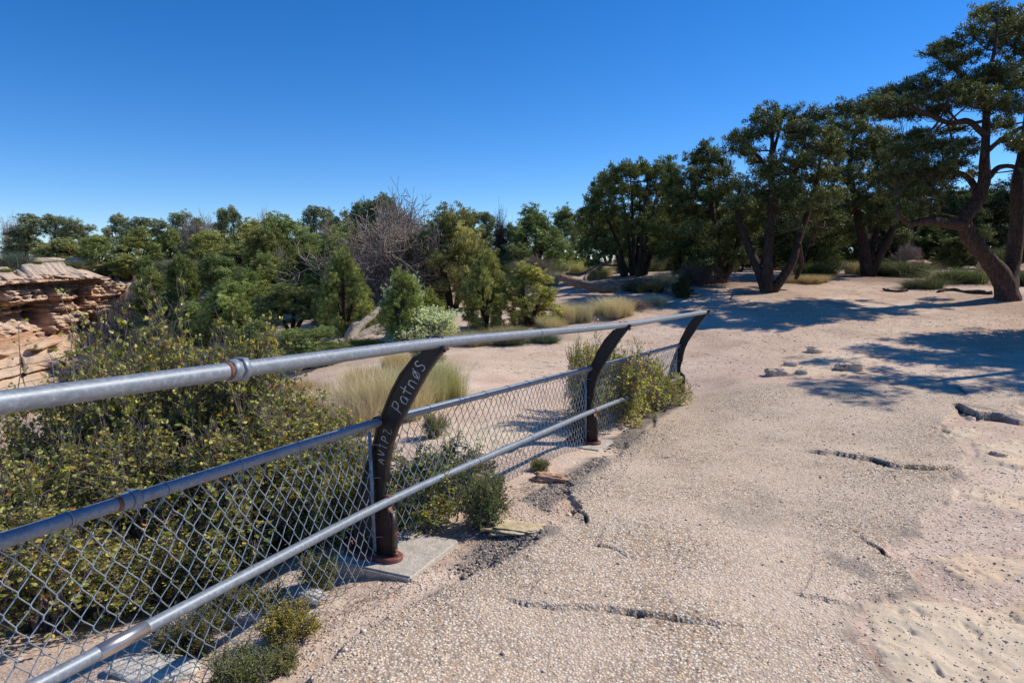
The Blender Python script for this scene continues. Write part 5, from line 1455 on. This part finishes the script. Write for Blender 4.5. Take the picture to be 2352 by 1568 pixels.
for k, (x, y, w, h, lab, c) in enumerate([
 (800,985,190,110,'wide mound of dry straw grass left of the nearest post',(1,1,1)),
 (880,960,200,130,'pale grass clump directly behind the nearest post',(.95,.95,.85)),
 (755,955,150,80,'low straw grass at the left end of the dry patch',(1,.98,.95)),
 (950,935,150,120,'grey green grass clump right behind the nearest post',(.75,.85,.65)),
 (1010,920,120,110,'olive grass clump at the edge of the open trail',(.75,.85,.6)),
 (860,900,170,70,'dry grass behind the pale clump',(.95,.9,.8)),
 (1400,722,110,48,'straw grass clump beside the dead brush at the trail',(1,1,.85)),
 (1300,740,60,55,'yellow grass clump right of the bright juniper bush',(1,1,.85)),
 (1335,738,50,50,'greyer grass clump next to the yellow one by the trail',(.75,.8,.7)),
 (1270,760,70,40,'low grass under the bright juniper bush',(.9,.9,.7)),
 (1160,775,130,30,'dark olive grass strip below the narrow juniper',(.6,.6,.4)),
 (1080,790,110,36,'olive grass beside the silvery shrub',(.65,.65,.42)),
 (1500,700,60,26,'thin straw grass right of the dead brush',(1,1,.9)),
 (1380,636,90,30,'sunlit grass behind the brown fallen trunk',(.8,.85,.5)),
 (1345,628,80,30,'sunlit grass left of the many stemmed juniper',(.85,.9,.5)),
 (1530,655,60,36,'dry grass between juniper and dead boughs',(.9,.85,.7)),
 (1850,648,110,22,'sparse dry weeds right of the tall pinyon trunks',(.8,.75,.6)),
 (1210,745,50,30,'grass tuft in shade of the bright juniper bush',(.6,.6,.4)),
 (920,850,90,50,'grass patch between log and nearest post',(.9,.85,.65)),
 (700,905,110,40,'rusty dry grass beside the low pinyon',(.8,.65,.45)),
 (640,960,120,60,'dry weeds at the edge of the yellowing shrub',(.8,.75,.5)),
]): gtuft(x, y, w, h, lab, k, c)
# scrubby plants
NEARF = []
def gb_(k, mat, tone):
    rng = np.random.default_rng(700 + k); a = rng.random(30) * 6.28; r = np.sqrt(rng.random(30)) * .42
    return grass_mesh(521 + k, 2600, .42, .22, .0048, mat, lean=1.3, tuft=np.c_[r * np.cos(a), r * np.sin(a), -.02 - .2 * r + .12 * rng.random(30)], tone=tone)
GB = [gb_(0, 'juniper', (.72, .2)), gb_(1, 'sage', (.42, .22))]
def brush(x, y, wpx, hpx, label, k=0, color=(1, 1, 1), d=None, group=None):
    p = G(x, y) if d is None else base_at(x, d); dd = (p - EYE) @ FW
    o = link('sagebrush' if k else 'rabbitbrush', GB[k], loc=tuple(p)); s = wpx * dd / FPX / 1.0; o.scale = (s, s, hpx * dd / FPX / .5); o.rotation_euler[2] = x; o.color = (*color, 1)
    return tag(o, label, 'shrub', group)
NEARF.append(lambda: feather(420, 1500, 150, 1400, 'olive broom like plant at the base of the yellowing shrub', (1.1, .95, .7), 3))
NEARF.append(lambda: feather(500, 1440, 120, 1350, 'pale dried broom plant behind the bottom rail', (1.3, 1.2, .9), 5))
NEARF.append(lambda: feather(735, 1345, 90, 1262, 'yellow green sprigs left of the nearest footing', (1.6, 1.35, .7), 2))
NEARF.append(lambda: feather(1002, 1004, 62, 946, 'little yellow green bush seen through the middle bay', (2.0, 1.7, .6), 1))
NEARF.append(lambda: feather(1105, 1200, 120, 1085, 'weedy green stems at the end of the low shrub in the middle bay', (1.0, 1.1, .75), 4))
NEARF.append(lambda: feather(1240, 1080, 46, 1050, 'wispy sprigs by the reddish stone', (1.5, 1.35, .9), 2))
brush(1480,668,90,34,'grey olive shrub on the dirt below the many stemmed juniper',1,(.8,.75,.55))
brush(2120,662,84,30,'low sage bush, nearer of the two left of the biggest trunk',1,(.75,.75,.5))
brush(2200,650,120,44,'wider pale green sage bush left of the biggest trunk',1,(.95,1.0,.6))
brush(2075,610,70,30,'yellow bush behind the rust boulder',0,(2.0,1.6,.8))
brush(2345,655,60,45,'grey green bush right of the biggest trunk',1,(.7,.8,.6))
brush(2030,622,70,24,'green bush right of the double trunk',0,(1.2,1.2,.8))
NEARF.append(lambda: feather(985, 830, 90, 765, 'silver green sprigs under the silvery shrub', (1.4, 1.45, 1.3), 2))
brush(1250,785,70,24,'low silver green plant at trail edge beyond the middle bay',1,(.9,1.0,.8))
brush(1170,790,80,26,'low dull sage beside the trail in the middle bay',1,(.8,.85,.7))
brush(835,800,90,30,'yellow green mat of plants in front of the grey log',0,(1.7,1.4,.7))
brush(235,800,90,60,'pale sage on the ledge in front of the cliff',1,(.8,.9,.85),d=30)
brush(240,640,60,36,'grey sage bush beside the capping slab',1,(.8,.9,.95),d=52)
brush(30,610,110,60,'wide grey leafy bush on the cliff rim at the left edge',1,(.75,.8,.8),d=56)
brush(150,600,90,40,'tan brush on the cliff rim below the junipers',1,(.85,.75,.55),d=56)
brush(285,650,50,40,'grey sage bush at the lip of the dark cleft',1,(.75,.82,.8),d=47)
brush(100,835,110,46,'dark green bush clinging in the shaded alcove',0,(.7,.8,.6),d=39.5)
brush(60,880,120,30,'mixed low growth on the lower ledge',0,(1.2,1.1,.8),d=36)
FB = leafy(431, .5, .55, 26, .013, 12, 3, .0045, (.62, .16), kink=.28, mat='juniper')
def feather(x, y, wpx, top, label, color, rz=0):
    p = G(x, y); dd = (p - EYE) @ FW
    shrub(p, label, *FB, (wpx * dd / FPX / .55, wpx * dd / FPX / .55, (y - top) * dd / FPX / .5), rz, color, 'feathery_bush')
for f_ in NEARF: f_()
feather(668, 1470, 135, 1385, 'golden flowering bush at the foot of the mesh in the lower left', (2.3, 1.7, .55))
feather(560, 1575, 150, 1480, 'green feathery plant at the very bottom left of the dirt', (1.1, 1.15, .85), 2)
feather(640, 1540, 90, 1490, 'feathery green sprigs below the golden bush', (1.3, 1.2, .8), 4)
feather(600, 1400, 120, 1345, 'olive feathery plant between the golden bush and the yellowing thicket', (1.4, 1.15, .7), 1)
cl_ = random.Random(8)
for k in range(22):
    p = cl_.choice(CAP); s = cl_.uniform(.35, .8)
    o = link('sagebrush', GB[cl_.randrange(2)], loc=(p[0] + cl_.uniform(-.3, .3), p[1], p[2] - .08)); o.scale = (s * 1.7, s * 1.7, s * cl_.uniform(1.0, 1.8)); o.rotation_euler[2] = k
    c = cl_.uniform(.8, 1.3); o.color = (c, c * .95, c * .85, 1); tag(o, 'small scrub bush rooted in the flat rock of the cliff top', 'shrub', 'scrub bushes on the cliff top')
for k in range(34):
    x = cl_.uniform(-30, 420); y = cl_.uniform(612, 640) if k < 18 else cl_.uniform(640, 830)
    if k >= 18: x = cl_.uniform(285, 470)
    p = G(x, y); s = cl_.uniform(.4, 1.0) * (1.4 if k < 18 else 1)
    o = link('sagebrush', GB[cl_.randrange(2)], loc=tuple(p)); o.scale = (s * 1.7, s * 1.7, s * cl_.uniform(1.2, 2.0)); o.rotation_euler[2] = k
    c = cl_.uniform(.7, 1.2); o.color = (c, c * .98, c * .85, 1); tag(o, 'small scrub bush growing on the rim and slope around the cliff', 'shrub', 'scrub bushes around the cliff')
# silvery shrub
SV = leafy(421, 1.2, 1.3, 16, .034, 9, 4, .010, (.85, .10), mat='sage', stemmat='deadtwig')
B = base_at(985, 12.6)
shrub(B, 'silvery white leaved shrub just above the rail left of the nearest post top', *SV, (.95, .95, (ypx(B) - 708) * 12.6 / FPX / 1.2), 0, (1.6, 1.55, 1.45), 'silver_shrub')
B = base_at(935, 12.9)
shrub(B, 'smaller silvery shrub under the leaning juniper', *SV, (.6, .6, .95), 2, (1.2, 1.25, 1.15), 'silver_shrub')
# hillside clumps
rr = random.Random(77)
for k in range(66):
    x = rr.uniform(330, 1250) if k < 52 else rr.uniform(1450, 2352); d = rr.uniform(24, 56) if k < 52 else rr.uniform(22, 34)
    p = base_at(x, d); s = rr.uniform(.5, 1.3)
    o = link('sagebrush', GB[1 if rr.random() < .55 else 0], loc=tuple(p)); o.scale = (s * 1.7, s * 1.7, s * rr.uniform(.9, 1.7)); o.rotation_euler[2] = rr.uniform(0, 6)
    c = rr.uniform(.55, 1.0); o.color = (c, c * 1.02, c * .75, 1)
    tag(o, 'low scrubby brush clump on the ground among the background junipers', 'shrub', 'scrub clumps among the background trees')
for k in range(32):
    x = rr.uniform(330, 1300) if k < 22 else rr.uniform(1500, 2340); d = rr.uniform(21, 40)
    p = base_at(x, d); o = link('grass_tuft', GF[k % 2], loc=tuple(p)); s = rr.uniform(.6, 1.4); o.scale = (s, s, s * .8); c = rr.uniform(.6, 1); o.color = (c, c * .97, c * .8, 1)
    tag(o, 'dry grass tuft on the ground among the background junipers', 'grass', 'grass tufts among the background trees')

# ------------------------------------------------------------------ loose gravel, litter
def stones(name, pts, sizes, mat, seed, tint=None):
    import bmesh
    bm = bmesh.new(); bmesh.ops.create_icosphere(bm, subdivisions=1, radius=1); ico = np.array([v.co[:] for v in bm.verts]); fc = np.array([[v.index for v in f.verts] for f in bm.faces]); bm.free()
    rng = np.random.default_rng(seed); n = len(pts)
    sc = sizes[:, None] * (1 + rng.uniform(-.4, .4, (n, 3))) * [1, 1, .6]
    V = ico[None] * (1 + rng.normal(size=(n, len(ico), 1)) * .14) * sc[:, None]
    a = rng.random(n) * 6.28; ca, sa = np.cos(a)[:, None], np.sin(a)[:, None]
    X = V[..., 0] * ca - V[..., 1] * sa; Y = V[..., 0] * sa + V[..., 1] * ca
    V = np.stack([X, Y, V[..., 2]], -1) + pts[:, None]
    F = fc[None] + (np.arange(n) * len(ico))[:, None, None]
    tn = np.repeat(rng.random(n), len(ico))
    return mesh_np(name, V.reshape(-1, 3), [F.reshape(-1, 3)], False, {'tint': tn}, [mat])
b = NB('gravel_stones'); M['stones'] = b.done(b.pbr(b.ramp(b.attr('tint'), [(0, (.48, .36, .25)), (.3, (.66, .53, .39)), (.55, (.78, .68, .54)), (.8, (.58, .40, .26)), (.92, (.82, .75, .64)), (1, (.28, .24, .2))]), .9, 0, None, .15))
def hz(P):
    """height of the finished ground mesh (with its paving and cracks)"""
    a = np.arctan2(P[:, 0], P[:, 1]); l = np.log(np.hypot(P[:, 0], P[:, 1]))
    ia = np.clip(((a + .8) / 1.6 * (NA - 1)), 0, NA - 2); ja = np.clip(np.interp(l, lr, np.arange(len(lr))), 0, len(lr) - 2)
    i0 = ja.astype(int); j0 = ia.astype(int); fi = ja - i0; fj = ia - j0; Zg = Zf.reshape(len(lr), -1)
    return (Zg[i0, j0] * (1 - fi) * (1 - fj) + Zg[i0 + 1, j0] * fi * (1 - fj) + Zg[i0, j0 + 1] * (1 - fi) * fj + Zg[i0 + 1, j0 + 1] * fi * fj)
def scatter(poly, n, rng):
    poly = gpoly(poly); lo = poly.min(0); hi = poly.max(0); out = []
    while sum(map(len, out)) < n:
        p = lo + rng.random((n * 3, 2)) * (hi - lo); out.append(p[polydist(p, poly) > 0])
    p = np.vstack(out)[:n]; return np.c_[p, hz(p)]
rng = np.random.default_rng(9)
P = np.vstack([scatter([(560,1566),(760,1380),(1000,1270),(1330,1080),(1420,1030),(1500,985),(1420,1120),(1000,1420),(820,1566)], 7000, rng),
               scatter([(1880,1090),(2350,1070),(2350,1566),(1850,1566)], 3000, rng),
               scatter([(940,1240),(1300,1040),(1340,900),(1000,900),(920,960)], 3000, rng),
               scatter([(700,1566),(2350,1566),(2350,900),(1500,950)], 5000, rng),
               scatter([(1050,850),(1500,720),(2350,720),(2350,890),(1600,900)], 7000, rng)])
sz = np.exp(rng.normal(-5.8, .40, len(P))); dd = P[:, 1]; sz = sz * (1 + .10 * np.maximum(0, dd - 3))
P[:, 2] += sz * .25
o = link('gravel', stones('gravel', P, sz, M['stones'], 3)); tag(o, 'loose pale gravel scattered over the paving edge and dirt', 'gravel', kind='stuff')
P = np.vstack([scatter([(1030,1290),(1130,1215),(1250,1210),(1260,1240),(1140,1300),(1060,1310)], 900, rng), scatter([(1190,1150),(1290,1095),(1390,1040),(1400,1060),(1330,1110),(1260,1180)], 1000, rng),
   scatter([(1380,1015),(1440,985),(1460,1000),(1440,1035),(1390,1032)], 500, rng), scatter([(1180,1235),(1250,1230),(1240,1265),(1180,1270)], 60, rng), scatter([(1305,1160),(1335,1160),(1355,1215),(1325,1215)], 60, rng)])
sz = np.exp(rng.normal(-5.55, .5, len(P))); P[:, 2] += sz * .2
o = link('asphalt_crumbs', stones('asphalt_crumbs', P, sz, M['asphalt'], 5)); tag(o, 'dark crumbled asphalt bits along the broken paving edge', 'rubble', kind='stuff')
P = scatter([(1050,850),(1300,700),(1500,650),(2350,640),(2350,890),(1600,900)], 1000, rng)
a = rng.random(len(P)) * 6.28; L = rng.uniform(.03, .16, len(P)) * (P[:, 1] / 14); Dv = np.c_[np.cos(a), np.sin(a), rng.normal(size=len(P)) * .12] * L[:, None]
mb = MB(); mb.segs(P + [0, 0, .006], P + Dv + [0, 0, .010], np.full(len(P), .003), np.full(len(P), .002), 3)
o = link('twig_litter', mb.mesh('twig_litter', M['greywood'])); tag(o, 'dead twigs strewn over the open dirt towards the pinyons', 'litter', kind='stuff')
# twig litter by the railing foot
P = scatter([(560,1566),(700,1420),(960,1260),(1240,1090),(1260,1110),(1000,1290),(780,1440),(640,1566)], 900, rng)
a = rng.random(len(P)) * 6.28; L = rng.uniform(.01, .05, len(P)); Dv = np.c_[np.cos(a), np.sin(a), rng.normal(size=len(P)) * .15] * L[:, None]
mb = MB(); mb.segs(P + [0, 0, .004], P + Dv + [0, 0, .006], np.full(len(P), .0012), np.full(len(P), .0008), 3)
o = link('twig_litter', mb.mesh('twig_litter', M['twig'])); tag(o, 'fine dead twigs strewn at the foot of the railing', 'litter', kind='stuff')

# ------------------------------------------------------------------ light, sky, camera
SAZ = np.array([.93, .37]); SAZ /= np.linalg.norm(SAZ); SEL = radians(42)
w = bpy.data.worlds.new('World'); scene.world = w; w.use_nodes = True
nt = w.node_tree; nt.nodes.clear()
sky = nt.nodes.new('ShaderNodeTexSky'); sky.sky_type = 'NISHITA'; sky.sun_disc = False
sky.sun_elevation = SEL; sky.sun_rotation = atan2(SAZ[0], SAZ[1]); sky.altitude = 2200; sky.air_density = 1.0; sky.dust_density = .05; sky.ozone_density = 3.0
gm = nt.nodes.new('ShaderNodeGamma'); gm.inputs[1].default_value = 1.0
hs = nt.nodes.new('ShaderNodeHueSaturation'); hs.inputs['Saturation'].default_value = 1.34
bg = nt.nodes.new('ShaderNodeBackground'); bg.inputs[1].default_value = .125
wo = nt.nodes.new('ShaderNodeOutputWorld')
mxs = nt.nodes.new('ShaderNodeMix'); mxs.data_type = 'RGBA'; mxs.blend_type = 'MULTIPLY'; mxs.inputs[0].default_value = 1; mxs.inputs[7].default_value = (.90, 1.00, 1.20, 1)
nt.links.new(sky.outputs[0], hs.inputs['Color']); nt.links.new(hs.outputs[0], mxs.inputs[6]); nt.links.new(mxs.outputs[2], gm.inputs[0]); nt.links.new(gm.outputs[0], bg.inputs[0]); nt.links.new(bg.outputs[0], wo.inputs[0])
sun = bpy.data.lights.new('sun', 'SUN'); sun.energy = 5.0; sun.angle = radians(.5); sun.color = (1, .93, .82)
so = bpy.data.objects.new('sun', sun); COL.objects.link(so)
sd_ = Vector((SAZ[0] * cos(SEL), SAZ[1] * cos(SEL), sin(SEL))); so.rotation_euler = sd_.to_track_quat('Z', 'Y').to_euler()

cam = bpy.data.cameras.new('camera'); co = bpy.data.objects.new('camera', cam); COL.objects.link(co)
co.location = tuple(EYE); co.rotation_euler = (pi / 2 - PITCH, 0, 0)
cam.sensor_width = 36; cam.lens = FPX / 2352 * 36; cam.clip_end = 10000; cam.clip_start = .05
scene.camera = co
for o in bpy.data.objects:
    if '_o' in o: del o['_o']
scene.view_settings.view_transform = 'Standard'; scene.view_settings.look = 'None'; scene.view_settings.exposure = 0; scene.view_settings.gamma = 1
scene.render.resolution_x = 1024; scene.render.resolution_y = 682
